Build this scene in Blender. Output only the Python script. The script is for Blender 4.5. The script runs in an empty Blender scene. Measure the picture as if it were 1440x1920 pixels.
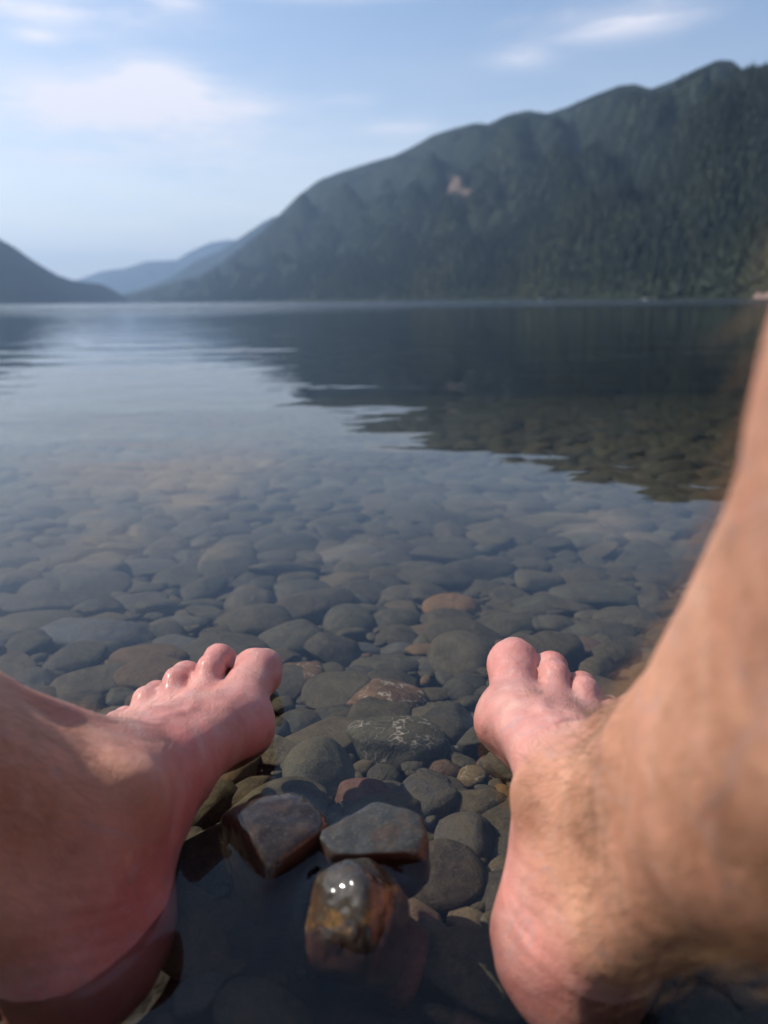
import bpy, bmesh, math, random
import numpy as np
from mathutils import Vector, Matrix, Euler

# ------------------------------------------------------------------ camera, sky, sun, exposure
scene = bpy.context.scene
C = bpy.context.scene.collection
CAM_H = 0.27
PITCH = math.radians(15.9)
FPX = 1386.0                                   # focal length in pixels of the 1440 x 1920 photograph
cam_data = bpy.data.cameras.new("camera")
cam = bpy.data.objects.new("camera", cam_data)
C.objects.link(cam)
cam.location = (0, 0, CAM_H)
cam.rotation_euler = (Matrix.Rotation(math.radians(90) - PITCH, 4, 'X') @ Matrix.Rotation(math.radians(-0.45), 4, 'Z')).to_euler()
cam_data.sensor_fit = 'VERTICAL'
cam_data.sensor_height = 36.0
cam_data.sensor_width = 27.0
cam_data.lens = 26.0
cam_data.clip_start = 0.005
cam_data.clip_end = 60000
cam_data.dof.use_dof = True
cam_data.dof.focus_distance = 0.53
cam_data.dof.aperture_fstop = 5.6
scene.camera = cam

SUN_AZ = math.radians(-72)                     # from straight ahead (+y), negative = to the left
SUN_EL = math.radians(43)
world = bpy.data.worlds.new("World")
scene.world = world
world.use_nodes = True
sun_dir = Vector((math.sin(SUN_AZ) * math.cos(SUN_EL), math.cos(SUN_AZ) * math.cos(SUN_EL), math.sin(SUN_EL)))
sun_data = bpy.data.lights.new("sun", 'SUN')
sun_data.energy = 4.8
sun_data.angle = math.radians(0.53)
sun_data.color = (1.0, 0.91, 0.79)
sun = bpy.data.objects.new("sun", sun_data)
C.objects.link(sun)
sun.rotation_euler = sun_dir.to_track_quat('Z', 'Y').to_euler()
SKY_STRENGTH = 0.145


def build_world():
    nt = world.node_tree
    nt.nodes.clear()
    N = nt.nodes.new
    L = nt.links.new
    out = N('ShaderNodeOutputWorld')
    bg = N('ShaderNodeBackground')
    bg.inputs['Strength'].default_value = SKY_STRENGTH
    sky = N('ShaderNodeTexSky')
    sky.sky_type = 'NISHITA'
    sky.sun_disc = False
    sky.sun_elevation = SUN_EL
    sky.sun_rotation = SUN_AZ
    sky.air_density = 1.0
    sky.dust_density = 1.2
    sky.ozone_density = 3.0
    tc = N('ShaderNodeTexCoord')
    sep = N('ShaderNodeSeparateXYZ')
    L(tc.outputs['Generated'], sep.inputs[0])

    def m(op, a, b=None, c=None, clamp=False):
        n = N('ShaderNodeMath')
        n.operation = op
        n.use_clamp = clamp
        for i, v in enumerate((a, b, c)):
            if v is None:
                continue
            if isinstance(v, (int, float)):
                n.inputs[i].default_value = v
            else:
                L(v, n.inputs[i])
        return n.outputs[0]
    x, y, z = sep.outputs
    az = m('ARCTAN2', x, y)
    el = m('ARCSINE', z)
    comb = N('ShaderNodeCombineXYZ')
    L(az, comb.inputs[0])
    L(el, comb.inputs[1])

    def noise(sx, sy, scale, detail, rough, dist, off=0.0):
        mp = N('ShaderNodeMapping')
        mp.inputs['Scale'].default_value = (sx, sy, 1)
        mp.inputs['Location'].default_value = (off, off * .7, off * 1.3)
        mp.inputs['Rotation'].default_value = (0, 0, math.radians(-6))
        L(comb.outputs[0], mp.inputs[0])
        t = N('ShaderNodeTexNoise')
        t.inputs['Scale'].default_value = scale
        t.inputs['Detail'].default_value = detail
        t.inputs['Roughness'].default_value = rough
        t.inputs['Distortion'].default_value = dist
        L(mp.outputs[0], t.inputs['Vector'])
        return t.outputs['Fac']

    def blob(a0, e0, sa, se):
        da = m('DIVIDE', m('SUBTRACT', az, math.radians(a0)), math.radians(sa))
        de = m('DIVIDE', m('SUBTRACT', el, math.radians(e0)), math.radians(se))
        r = m('ADD', m('MULTIPLY', da, da), m('MULTIPLY', de, de))
        return m('POWER', 2.718, m('MULTIPLY', r, -1.0))
    n1 = noise(1.0, 3.2, 4.2, 9, .62, .5, 3.1)
    n2 = noise(1.0, 6.0, 6.0, 7, .62, .8, 7.7)
    n3 = noise(1.0, 3.0, 11.0, 6, .6, .3, 1.7)
    # patches of thin cloud (azimuth, elevation, widths in degrees)
    specs = [(-20.5, 12.0, 5.5, 1.7, 1.15), (-14.0, 12.7, 5.0, 1.6, 1.0), (-15.0, 14.2, 2.6, 1.3, .9), (-8.5, 12.8, 2.8, .6, .55), (-13.0, 10.8, 4.0, 1.1, .8), (-19, 9.2, 9, .5, .5),
             (-20.5, 17.2, 6, 1.0, .75), (-13.8, 18.2, 2.0, .5, .6), (-22.3, 15.8, 1.6, .35, .7), (-2.5, 19.2, 6, .5, .6),
             (14.8, 17.0, 4.5, .9, .85), (18.5, 17.4, 3.0, .8, .6), (9.5, 15.4, 2.2, .6, .45), (1.4, 11.5, 2.4, .38, .8), (-2.2, 13.3, 2.6, .35, .35), (-60, 18, 25, 7, .8), (60, 24, 25, 4, .5)]
    tot = None
    for a0, e0, sa, se, w in specs:
        b = m('MULTIPLY', blob(a0, e0, sa, se), w)
        tot = b if tot is None else m('ADD', tot, b)
    nn = m('ADD', m('MULTIPLY', n1, .55), m('ADD', m('MULTIPLY', n2, .3), m('MULTIPLY', n3, .15)))
    tex = m("MULTIPLY_ADD", nn, 8.0, -3.5, clamp=True)
    fac = m('MULTIPLY', m('MULTIPLY', tot, m('MULTIPLY_ADD', tex, .72, .28)), 1.2, clamp=True)
    low = m('MULTIPLY', m('MULTIPLY', m('POWER', 2.718, m('MULTIPLY', m('MULTIPLY', el, el), -24.0)), m('MULTIPLY_ADD', nn, 1.8, .0, clamp=True)), m('MULTIPLY_ADD', m('COSINE', m('ADD', az, .9)), .35, .55))
    high = m('MULTIPLY', m('MULTIPLY_ADD', nn, 3.5, -1.6, clamp=True), .25)   # thin veil elsewhere in the sky
    fac = m('ADD', fac, m('MULTIPLY', high, m('MULTIPLY_ADD', el, 2.0, -.65, clamp=True)), clamp=True)
    mix = N('ShaderNodeMix')
    mix.data_type = 'RGBA'
    L(fac, mix.inputs['Factor'])
    mix.inputs[7].default_value = (6.3, 6.2, 6.7, 1)
    veil = N('ShaderNodeMix')
    veil.data_type = 'RGBA'
    L(m('MULTIPLY', low, .95, clamp=True), veil.inputs['Factor'])
    L(sky.outputs[0], veil.inputs[6])
    veil.inputs[7].default_value = (8.0, 7.8, 7.5, 1)
    L(veil.outputs[2], mix.inputs[6])
    L(mix.outputs[2], bg.inputs['Color'])
    L(bg.outputs[0], out.inputs['Surface'])


build_world()
vs = scene.view_settings
vs.view_transform = 'Standard'
vs.look = 'None'
vs.exposure = 0.15
vs.gamma = 1.0
vs.use_curve_mapping = False
cy = scene.cycles
cy.use_denoising = True
cy.max_bounces = 8
cy.diffuse_bounces = 3
cy.glossy_bounces = 4
cy.transmission_bounces = 4
cy.transparent_max_bounces = 16
cy.volume_bounces = 0
cy.caustics_reflective = False
cy.caustics_refractive = False
cy.sample_clamp_indirect = 4.0

PARTS = {'person', 'stones', 'land', 'haze', 'forest'}

# ------------------------------------------------------------------ helpers
rng = np.random.default_rng(11)
random.seed(5)
cp, sp = math.cos(PITCH), math.sin(PITCH)
CR = math.radians(-0.45)


def ray(px, py):
    u0 = (px - 720) / FPX
    v0 = -(py - 960) / FPX
    u = u0 * math.cos(CR) - v0 * math.sin(CR)
    v = u0 * math.sin(CR) + v0 * math.cos(CR)
    return np.array([u, cp + v * sp, -sp + v * cp])


def hit_z(px, py, z):
    d = ray(px, py)
    t = (z - CAM_H) / d[2]
    return np.array([0, 0, CAM_H]) + t * d, t


def project(P):
    """pixel coordinates (in the 1440 x 1920 photograph) and depth of world points, used only to rank stones by size"""
    q = np.asarray(P, float) - np.array([0, 0, CAM_H])
    dep = q[..., 1] * cp - q[..., 2] * sp
    up = q[..., 1] * sp + q[..., 2] * cp
    return 720 + q[..., 0] / dep * FPX, 960 - up / dep * FPX, dep


def new_obj(name, verts, faces, mat=None, parent=None, smooth=True):
    me = bpy.data.meshes.new(name)
    verts = np.asarray(verts, np.float32)
    me.vertices.add(len(verts))
    me.vertices.foreach_set('co', verts.ravel())
    if isinstance(faces, np.ndarray):
        k = faces.shape[1]
        nf = len(faces)
        me.loops.add(nf * k)
        me.loops.foreach_set('vertex_index', faces.astype(np.int32).ravel())
        me.polygons.add(nf)
        me.polygons.foreach_set('loop_start', np.arange(0, nf * k, k, dtype=np.int32))
        me.polygons.foreach_set('loop_total', np.full(nf, k, np.int32))
    else:
        me.clear_geometry()
        me.from_pydata([tuple(v) for v in verts.tolist()], [], faces)
    me.update(calc_edges=True)
    me.validate()
    if smooth:
        me.polygons.foreach_set('use_smooth', np.ones(len(me.polygons), bool))
    if mat:
        me.materials.append(mat)
    o = bpy.data.objects.new(name, me)
    C.objects.link(o)
    if parent:
        o.parent = parent
    return o


def tag(o, label=None, cat=None, group=None, kind=None):
    if label:
        o['label'] = label
    if cat:
        o['category'] = cat
    if group:
        o['group'] = group
    if kind:
        o['kind'] = kind
    return o


def float_attr(o, name, arr):
    a = o.data.attributes.new(name, 'FLOAT', 'POINT')
    a.data.foreach_set('value', np.asarray(arr, np.float32))


def color_attr(o, name, arr):
    a = o.data.attributes.new(name, 'FLOAT_COLOR', 'POINT')
    a.data.foreach_set('color', np.asarray(arr, np.float32).ravel())


class Mat:
    """small node-building helper"""
    def __init__(self, name):
        self.m = bpy.data.materials.new(name)
        self.m.use_nodes = True
        self.nt = self.m.node_tree
        self.nt.nodes.clear()
        self.out = self.n('ShaderNodeOutputMaterial')

    def n(self, t, **kw):
        x = self.nt.nodes.new(t)
        for k, v in kw.items():
            setattr(x, k, v)
        return x

    def l(self, a, b):
        self.nt.links.new(a, b)

    def put(self, sock, v):
        if isinstance(v, bpy.types.NodeSocket):
            self.l(v, sock)
        elif isinstance(v, tuple) and len(v) == 3 and sock.type == 'RGBA':
            sock.default_value = (*v, 1)
        else:
            sock.default_value = v

    def math(self, op, a, b=None, c=None, clamp=False):
        x = self.n('ShaderNodeMath', operation=op, use_clamp=clamp)
        for i, v in enumerate((a, b, c)):
            if v is not None:
                self.put(x.inputs[i], v)
        return x.outputs[0]

    def mix(self, f, a, b, blend='MIX'):
        x = self.n('ShaderNodeMix', data_type='RGBA', blend_type=blend)
        self.put(x.inputs[0], f)
        self.put(x.inputs[6], a)
        self.put(x.inputs[7], b)
        return x.outputs[2]

    def coord(self, kind='Object', scale=(1, 1, 1), rot=(0, 0, 0), loc=None):
        t = self.n('ShaderNodeTexCoord')
        mp = self.n('ShaderNodeMapping')
        mp.inputs['Scale'].default_value = scale
        mp.inputs['Rotation'].default_value = rot
        if loc is not None:
            self.put(mp.inputs['Location'], loc)
        self.l(t.outputs[kind], mp.inputs[0])
        return mp.outputs[0]

    def noise(self, vec, scale, detail=4, rough=.5, dist=0., col=False):
        t = self.n('ShaderNodeTexNoise')
        self.l(vec, t.inputs['Vector'])
        t.inputs['Scale'].default_value = scale
        t.inputs['Detail'].default_value = detail
        t.inputs['Roughness'].default_value = rough
        t.inputs['Distortion'].default_value = dist
        return t.outputs['Color' if col else 'Fac']

    def voro(self, vec, scale, feature='F1', out='Distance', rnd=1.0):
        t = self.n('ShaderNodeTexVoronoi', feature=feature)
        self.l(vec, t.inputs['Vector'])
        t.inputs['Scale'].default_value = scale
        t.inputs['Randomness'].default_value = rnd
        return t.outputs[out]

    def ramp(self, f, stops, interp='LINEAR'):
        r = self.n('ShaderNodeValToRGB')
        r.color_ramp.interpolation = interp
        el = r.color_ramp.elements
        while len(el) < len(stops):
            el.new(.5)
        for e, (p, c) in zip(el, stops):
            e.position = p
            e.color = (*c, 1) if isinstance(c, tuple) else (c, c, c, 1)
        self.put(r.inputs[0], f)
        return r.outputs[0]

    def remap(self, f, a, b, c=0., d=1.):
        x = self.n('ShaderNodeMapRange')
        x.clamp = True
        self.put(x.inputs[0], f)
        for i, v in enumerate((a, b, c, d)):
            x.inputs[i + 1].default_value = v
        return x.outputs[0]

    def attr(self, name, out='Fac'):
        a = self.n('ShaderNodeAttribute', attribute_name=name)
        return a.outputs[out]

    def bump(self, h, strength, dist, normal=None):
        b = self.n('ShaderNodeBump')
        b.inputs['Strength'].default_value = strength
        b.inputs['Distance'].default_value = dist
        self.l(h, b.inputs['Height'])
        if normal is not None:
            self.l(normal, b.inputs['Normal'])
        return b.outputs[0]

    def principled(self, **kw):
        p = self.n('ShaderNodeBsdfPrincipled')
        for k, v in kw.items():
            self.put(p.inputs[k.replace('_', ' ')], v)
        self.l(p.outputs[0], self.out.inputs['Surface'])
        return p


def vnoise(P, scale, seed=0):
    """smooth pseudo noise in numpy: sum of random plane waves, about -1..1"""
    r = np.random.default_rng(seed)
    s = np.zeros(P.shape[:-1])
    for _ in range(7):
        k = r.normal(size=3)
        k *= scale * r.uniform(.6, 1.5) / np.linalg.norm(k)
        s += np.sin(P @ k + r.uniform(0, 6.28))
    return s / 2.6


# ------------------------------------------------------------------ lake bed height
def bed_z(x, y):
    x = np.asarray(x, float)
    y = np.asarray(y, float)
    z = -0.072 - 0.085 * (y - .35)
    z = np.where(y > 5, -0.467 - 0.085 * (y - 5) - .004 * (y - 5) ** 2, z)
    z = np.maximum(z, -26 - 0.001 * np.abs(y))
    z = np.where(y < .35, -0.072 + .13 * (.35 - y), z)
    back = np.clip(-y - .6, 0, None)
    z = np.where(y < -.6, .0515 + .12 * np.minimum(back, 6), z)
    return z + .006 * np.sin(x * 3.1 + 1) * np.sin(y * 2.3)


# ------------------------------------------------------------------ signed distance body
def seg(P, a, b, r1, r2):
    a = np.asarray(a, float)
    b = np.asarray(b, float)
    ab = b - a
    t = np.clip(((P - a) @ ab) / (ab @ ab), 0, 1)
    return np.linalg.norm(P - a - t[:, None] * ab, axis=1) - (r1 + (r2 - r1) * t)


def ell(P, c, r, yaw=0., pitch=0.):
    q = P - np.asarray(c, float)
    if yaw:
        cs, sn = math.cos(yaw), math.sin(yaw)
        q = np.stack([q[:, 0] * cs + q[:, 1] * sn, -q[:, 0] * sn + q[:, 1] * cs, q[:, 2]], 1)
    if pitch:
        cs, sn = math.cos(pitch), math.sin(pitch)
        q = np.stack([q[:, 0] * cs + q[:, 2] * sn, q[:, 1], -q[:, 0] * sn + q[:, 2] * cs], 1)
    r = np.asarray(r, float)
    k0 = np.linalg.norm(q / r, axis=1)
    k1 = np.linalg.norm(q / (r * r), axis=1) + 1e-9
    return k0 * (k0 - 1) / k1


def su(a, b, k):
    h = np.clip(.5 + .5 * (b - a) / k, 0, 1)
    return b + (a - b) * h - k * h * (1 - h)


def ss(a, b, k):                                # smooth subtraction of b from a
    return -su(-a, b, k)


# foot in local axes: +x towards the toes, +y towards the inner (big toe) side, +z up, origin under the heel
MET = [  # base, head, radius base, radius head
    ((.120, .020, .052), (.186, .034, .027), .021, .0225),
    ((.125, .008, .055), (.192, .011, .032), .019, .0160),
    ((.120, -.006, .051), (.187, -.009, .029), .018, .0155),
    ((.112, -.018, .043), (.178, -.026, .026), .017, .0150),
    ((.100, -.028, .034), (.164, -.041, .021), .017, .0160),
]
TOES = [  # chain of points and radii
    [((.186, .034, .028), .0200), ((.212, .036, .032), .0152), ((.233, .037, .030), .0172), ((.249, .036, .024), .0142)],
    [((.192, .011, .032), .0130), ((.218, .011, .0405), .0093), ((.235, .011, .034), .0102), ((.245, .011, .024), .0105)],
    [((.187, -.009, .030), .0125), ((.210, -.010, .038), .0098), ((.225, -.010, .030), .0102), ((.233, -.010, .021), .0100)],
    [((.178, -.026, .027), .0120), ((.198, -.0275, .034), .0095), ((.211, -.028, .027), .0098), ((.218, -.028, .018), .0098)],
    [((.164, -.041, .024), .0120), ((.182, -.043, .028), .0092), ((.193, -.044, .022), .0094), ((.199, -.043, .015), .0094)],
]


def foot_sdf(L, lift=(0, 0, 0, 0, 0), arch=1.0):
    d = ell(L, (.034, .0, .034), (.036, .0315, .040))                      # heel
    d = su(d, ell(L, (.030, .002, .018), (.031, .029, .020)), .012)
    d = su(d, seg(L, (.050, .001, .060), (.085, .003, .066), .030, .031), .02)
    d = su(d, seg(L, (.085, .004, .064), (.135, .006, .048), .030, .0235), .02)
    d = su(d, seg(L, (.045, -.012, .026), (.150, -.032, .018), .022, .0155), .02)   # outer border
    d = su(d, seg(L, (.060, .010, .040), (.120, .018, .038), .024, .019), .02)
    for a, b, r1, r2 in MET:
        d = su(d, seg(L, a, b, r1, r2), .010)
    d = su(d, ell(L, (.183, .045, .022), (.017, .0125, .0155)), .010)      # bunion joint
    d = su(d, ell(L, (.178, .002, .012), (.030, .040, .012)), .012)       # ball pad
    d = ss(d, ell(L, (.108, .060 + .016 * (1 - arch), .014), (.050, .026, .034)), .018)       # hollow of the arch
    d = su(d, ell(L, (.038, .010, .022), (.036, .030, .026)), .015)
    # tendons fanning over the instep
    for (y1, z1), (hx, hy, hz) in zip(((.010, .0905), (.004, .0885), (-.004, .085), (-.010, .080)),
                                      ((.188, .031, .0475), (.192, .012, .0425), (.187, -.006, .0375), (.178, -.022, .033))):
        d = su(d, seg(L, (.096, y1, z1 - .010), (hx, hy, hz - .0005), .0026, .0022), .006)
    for pa in (((.104, .020, .083), (.128, .016, .0735), (.150, .024, .0640), (.172, .020, .0555)),
               ((.128, .016, .0735), (.146, .002, .0655), (.168, .001, .0535)),
               ((.150, .024, .0640), (.160, .036, .0520), (.186, .040, .0465)),
               ((.100, -.010, .0800), (.124, -.014, .0655), (.148, -.018, .0530), (.165, -.014, .0465))):
        for a, b in zip(pa[:-1], pa[1:]):
            d = su(d, seg(L, a, b, .0017, .0016), .005)
    t_all = None
    for i, ch in enumerate(TOES):
        t = None
        for (a, r1), (b, r2) in zip(ch[:-1], ch[1:]):
            a = (a[0], a[1], a[2] + lift[i] * max(0, (a[0] - ch[0][0][0])) / .05)
            b = (b[0], b[1], b[2] + lift[i] * max(0, (b[0] - ch[0][0][0])) / .05)
            s = seg(L, a, b, r1, r2)
            t = s if t is None else su(t, s, .004)
        if i == 0:                                                          # nail bed, slightly flattened
            t = ss(t, ell(L, (.254, .036, .0475 + lift[0]), (.012, .012, .0075)), .003)
        t_all = t if t_all is None else su(t_all, t, .0013)
    d = su(d, t_all, .0065)
    return d


class Leg:
    def __init__(self, heel, yaw, pitch, roll, side, knee, hip, lift, scale=1.0):
        # side = +1 for the right leg (inner side is -x), -1 for the left
        self.heel = np.array(heel, float)
        self.side = side
        self.scale = scale
        fwd = np.array([math.sin(yaw) * math.cos(pitch), math.cos(yaw) * math.cos(pitch), math.sin(pitch)])
        med = np.array([-side, 0, 0], float)
        med -= fwd * (med @ fwd)
        med /= np.linalg.norm(med)
        up = np.cross(fwd, med)
        if up[2] < 0:
            up = -up
        m2 = med * math.cos(roll) + up * math.sin(roll)
        u2 = -med * math.sin(roll) + up * math.cos(roll)
        self.R = np.stack([fwd, m2, u2])        # rows: local axes
        self.knee = np.array(knee, float)
        self.hip = np.array(hip, float)
        self.lift = lift
        self.ankle = self.world((.056, .000, .082))

    def local(self, P):
        return ((P - self.heel) @ self.R.T) / self.scale

    def world(self, L):
        return self.heel + (np.asarray(L, float) * self.scale) @ self.R

    def sdf(self, P):
        L = self.local(P)
        d = foot_sdf(L, self.lift, 1.0 if self.side > 0 else 0.0) * self.scale
        A, K = self.ankle, self.knee
        ax = (K - A) / np.linalg.norm(K - A)
        front = self.R[0] - ax * (self.R[0] @ ax)
        front /= np.linalg.norm(front)
        med = self.R[1] - ax * (self.R[1] @ ax)
        med /= np.linalg.norm(med)
        ln = np.linalg.norm(K - A)

        def at(s, f=0., m=0.):
            return A + ax * ln * s + front * f + med * m
        # shin and calf
        g = seg(P, at(-.02, .000), at(.22, -.010), .0265, .0285)
        g = su(g, seg(P, at(.22, -.010), at(.62, .002), .0275, .0520), .02)
        g = su(g, seg(P, at(.34, -.036, -.004), at(.74, -.038, .002), .0370, .0570), .03)
        g = su(g, seg(P, at(.62, .0), at(1.0, .0, .002), .0530, .0680), .03)
        g = su(g, ell(P, at(1.02, .018), (.045, .045, .045)), .03)
        g = su(g, seg(P, at(.05, .020, .002), at(.9, .040, .004), .012, .016), .02)   # shin bone edge
        g = su(g, seg(P, self.world((.020, 0, .045)), at(.34, -.040), .0160, .026), .02)  # Achilles tendon
        d = su(d, g, .022)
        # ankle bones
        d = su(d, ell(P, self.world((.066, .0275, .084)), (.0150, .0105, .0170)), .018)
        d = su(d, ell(P, self.world((.056, -.0335, .076)), (.0125, .0115, .0160)), .012)
        # front tendon crossing the ankle
        d = su(d, seg(P, self.world((.105, .012, .082)), at(.16, .036, .004), .0045, .0055), .012)
        # thigh
        H = self.hip
        d = su(d, seg(P, K, K + (H - K) * .5, .058, .070), .03)
        d = su(d, seg(P, K + (H - K) * .5, H, .070, .086), .04)
        return d


right_leg = Leg(heel=(.081, .243, -.047), yaw=math.radians(10.5), pitch=math.radians(8), roll=math.radians(6), side=1,
                knee=(.1455, .015, .397), hip=(.10, -.36, .085), lift=(.004, .004, .003, 0, 0))
left_leg = Leg(heel=(-.143, .242, -.043), yaw=math.radians(5), pitch=math.radians(8.5), roll=math.radians(6), side=-1,
               knee=(-.36, .15, .350), hip=(-.10, -.30, .085), lift=(-.002, .006, .005, .002, 0))
LEGS = (left_leg, right_leg)


def body_sdf(P):
    d = su(left_leg.sdf(P), right_leg.sdf(P), .02)
    q = ell(P, (0, -.36, .085), (.165, .115, .105))
    q = su(q, ell(P, (0, -.40, .22), (.140, .100, .14)), .05)
    q = su(q, ell(P, (0, -.37, .42), (.165, .115, .19)), .06)
    q = su(q, seg(P, (-.16, -.37, .56), (.16, -.37, .56), .055, .055), .05)
    q = su(q, seg(P, (0, -.36, .58), (0, -.31, .70), .060, .052), .03)
    q = su(q, ell(P, (0, -.275, .80), (.076, .092, .112)), .02)             # head, bowed towards the water
    q = su(q, seg(P, (0, -.195, .79), (0, -.172, .762), .010, .015), .012)
    q = su(q, ell(P, (0, -.215, .718), (.040, .040, .030)), .02)
    for sd in (-1, 1):
        q = su(q, ell(P, (sd * .076, -.285, .785), (.012, .020, .032)), .006)
        q = su(q, seg(P, (sd * .19, -.38, .555), (sd * .285, -.46, .32), .050, .038), .03)
        q = su(q, seg(P, (sd * .285, -.46, .32), (sd * .270, -.36, .10), .038, .026), .015)
        q = su(q, ell(P, (sd * .270, -.33, .065), (.040, .045, .015)), .012)
        for k, ln in enumerate((.052, .064, .070, .062)):
            bxx = sd * (.270 + .030 - .020 * k)
            q = su(q, seg(P, (bxx, -.30, .062), (bxx + sd * (.006 - .004 * k), -.30 + ln, .054), .0095, .0078), .003)
        q = su(q, seg(P, (sd * .238, -.34, .062), (sd * .205, -.305, .055), .011, .009), .006)
    return su(d, q, .03)


def axis_spacing(pieces):
    out = [pieces[0][0]]
    for a, b, h in pieces:
        n = max(1, int(round((b - a) / h)))
        out += list(a + (b - a) * (np.arange(n) + 1) / n)
    return np.array(out)


def surface_nets(sdf, xs, ys, zs, B=14, margin=.03):
    nx, ny, nz = len(xs), len(ys), len(zs)
    F = np.full((nx, ny, nz), 1.0, np.float32)
    bl, cen, rad = [], [], []
    for i in range(0, nx, B):
        for j in range(0, ny, B):
            for k in range(0, nz, B):
                i1, j1, k1 = min(i + B, nx) - 1, min(j + B, ny) - 1, min(k + B, nz) - 1
                bl.append((i, i1 + 1, j, j1 + 1, k, k1 + 1))
                cen.append(((xs[i] + xs[i1]) / 2, (ys[j] + ys[j1]) / 2, (zs[k] + zs[k1]) / 2))
                rad.append(.5 * math.dist((xs[i], ys[j], zs[k]), (xs[i1], ys[j1], zs[k1])))
    cen = np.array(cen)
    rad = np.array(rad)
    dc = sdf(cen)
    for b, d, r in zip(bl, dc, rad):
        i0, i1, j0, j1, k0, k1 = b
        if abs(d) > r + margin:
            if d < 0:
                F[i0:i1, j0:j1, k0:k1] = -1
            continue
        X, Y, Z = np.meshgrid(xs[i0:i1], ys[j0:j1], zs[k0:k1], indexing='ij')
        F[i0:i1, j0:j1, k0:k1] = sdf(np.stack([X.ravel(), Y.ravel(), Z.ravel()], 1)).reshape(X.shape)
    S = F < 0
    cnt = np.zeros((nx - 1, ny - 1, nz - 1), np.int8)
    for a in (0, 1):
        for b in (0, 1):
            for c in (0, 1):
                cnt += S[a:nx - 1 + a, b:ny - 1 + b, c:nz - 1 + c]
    act = (cnt > 0) & (cnt < 8)
    I = np.argwhere(act)
    idx = np.full(act.shape, -1, np.int32)
    idx[act] = np.arange(len(I))
    acc = np.zeros((len(I), 3))
    num = np.zeros(len(I))
    G = (xs, ys, zs)
    for ax in range(3):
        o1, o2 = [a for a in range(3) if a != ax]
        for a in (0, 1):
            for b in (0, 1):
                p = I.copy()
                p[:, o1] += a
                p[:, o2] += b
                q = p.copy()
                q[:, ax] += 1
                f0 = F[p[:, 0], p[:, 1], p[:, 2]]
                f1 = F[q[:, 0], q[:, 1], q[:, 2]]
                mk = (f0 < 0) != (f1 < 0)
                t = np.where(mk, f0 / np.where(mk, f0 - f1, 1), 0)
                pos = np.stack([G[d][p[:, d]] for d in range(3)], 1)
                pos[:, ax] += t * (G[ax][q[:, ax]] - G[ax][p[:, ax]])
                acc[mk] += pos[mk]
                num[mk] += 1
    V = acc / num[:, None]
    quads = []
    for ax in range(3):
        o1, o2 = (ax + 1) % 3, (ax + 2) % 3
        sl0 = [slice(1, None)] * 3
        sl0[ax] = slice(0, -1)
        sl1 = [slice(1, None)] * 3
        sl1[ax] = slice(1, None)
        s0 = S[:-1, :-1, :-1] if False else None
        n = [nx, ny, nz]
        a0 = [slice(1, n[d] - 1) for d in range(3)]
        a0[ax] = slice(0, n[ax] - 1)
        a1 = list(a0)
        a1[ax] = slice(1, n[ax])
        A0 = S[tuple(a0)]
        A1 = S[tuple(a1)]
        E = np.argwhere(A0 != A1)
        ins = A0[tuple(E.T)]
        base = E.copy()
        base[:, o1] += 1
        base[:, o2] += 1
        c = []
        for da, db in ((-1, -1), (0, -1), (0, 0), (-1, 0)):
            q = base.copy()
            q[:, o1] += da
            q[:, o2] += db
            c.append(idx[q[:, 0], q[:, 1], q[:, 2]])
        qd = np.stack(c, 1)
        qd[~ins] = qd[~ins][:, ::-1]
        quads.append(qd)
    Q = np.concatenate(quads)
    return V, Q[(Q >= 0).all(1)]


def smooth_mesh(V, Q, it=2, lam=.5):
    e = np.concatenate([Q[:, [0, 1]], Q[:, [1, 2]], Q[:, [2, 3]], Q[:, [3, 0]]])
    e = np.concatenate([e, e[:, ::-1]])
    deg = np.bincount(e[:, 0], minlength=len(V))
    for _ in range(it):
        s = np.stack([np.bincount(e[:, 0], weights=V[e[:, 1], k], minlength=len(V)) for k in range(3)], 1)
        V = V + lam * (s / deg[:, None] - V)
    return V


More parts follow.
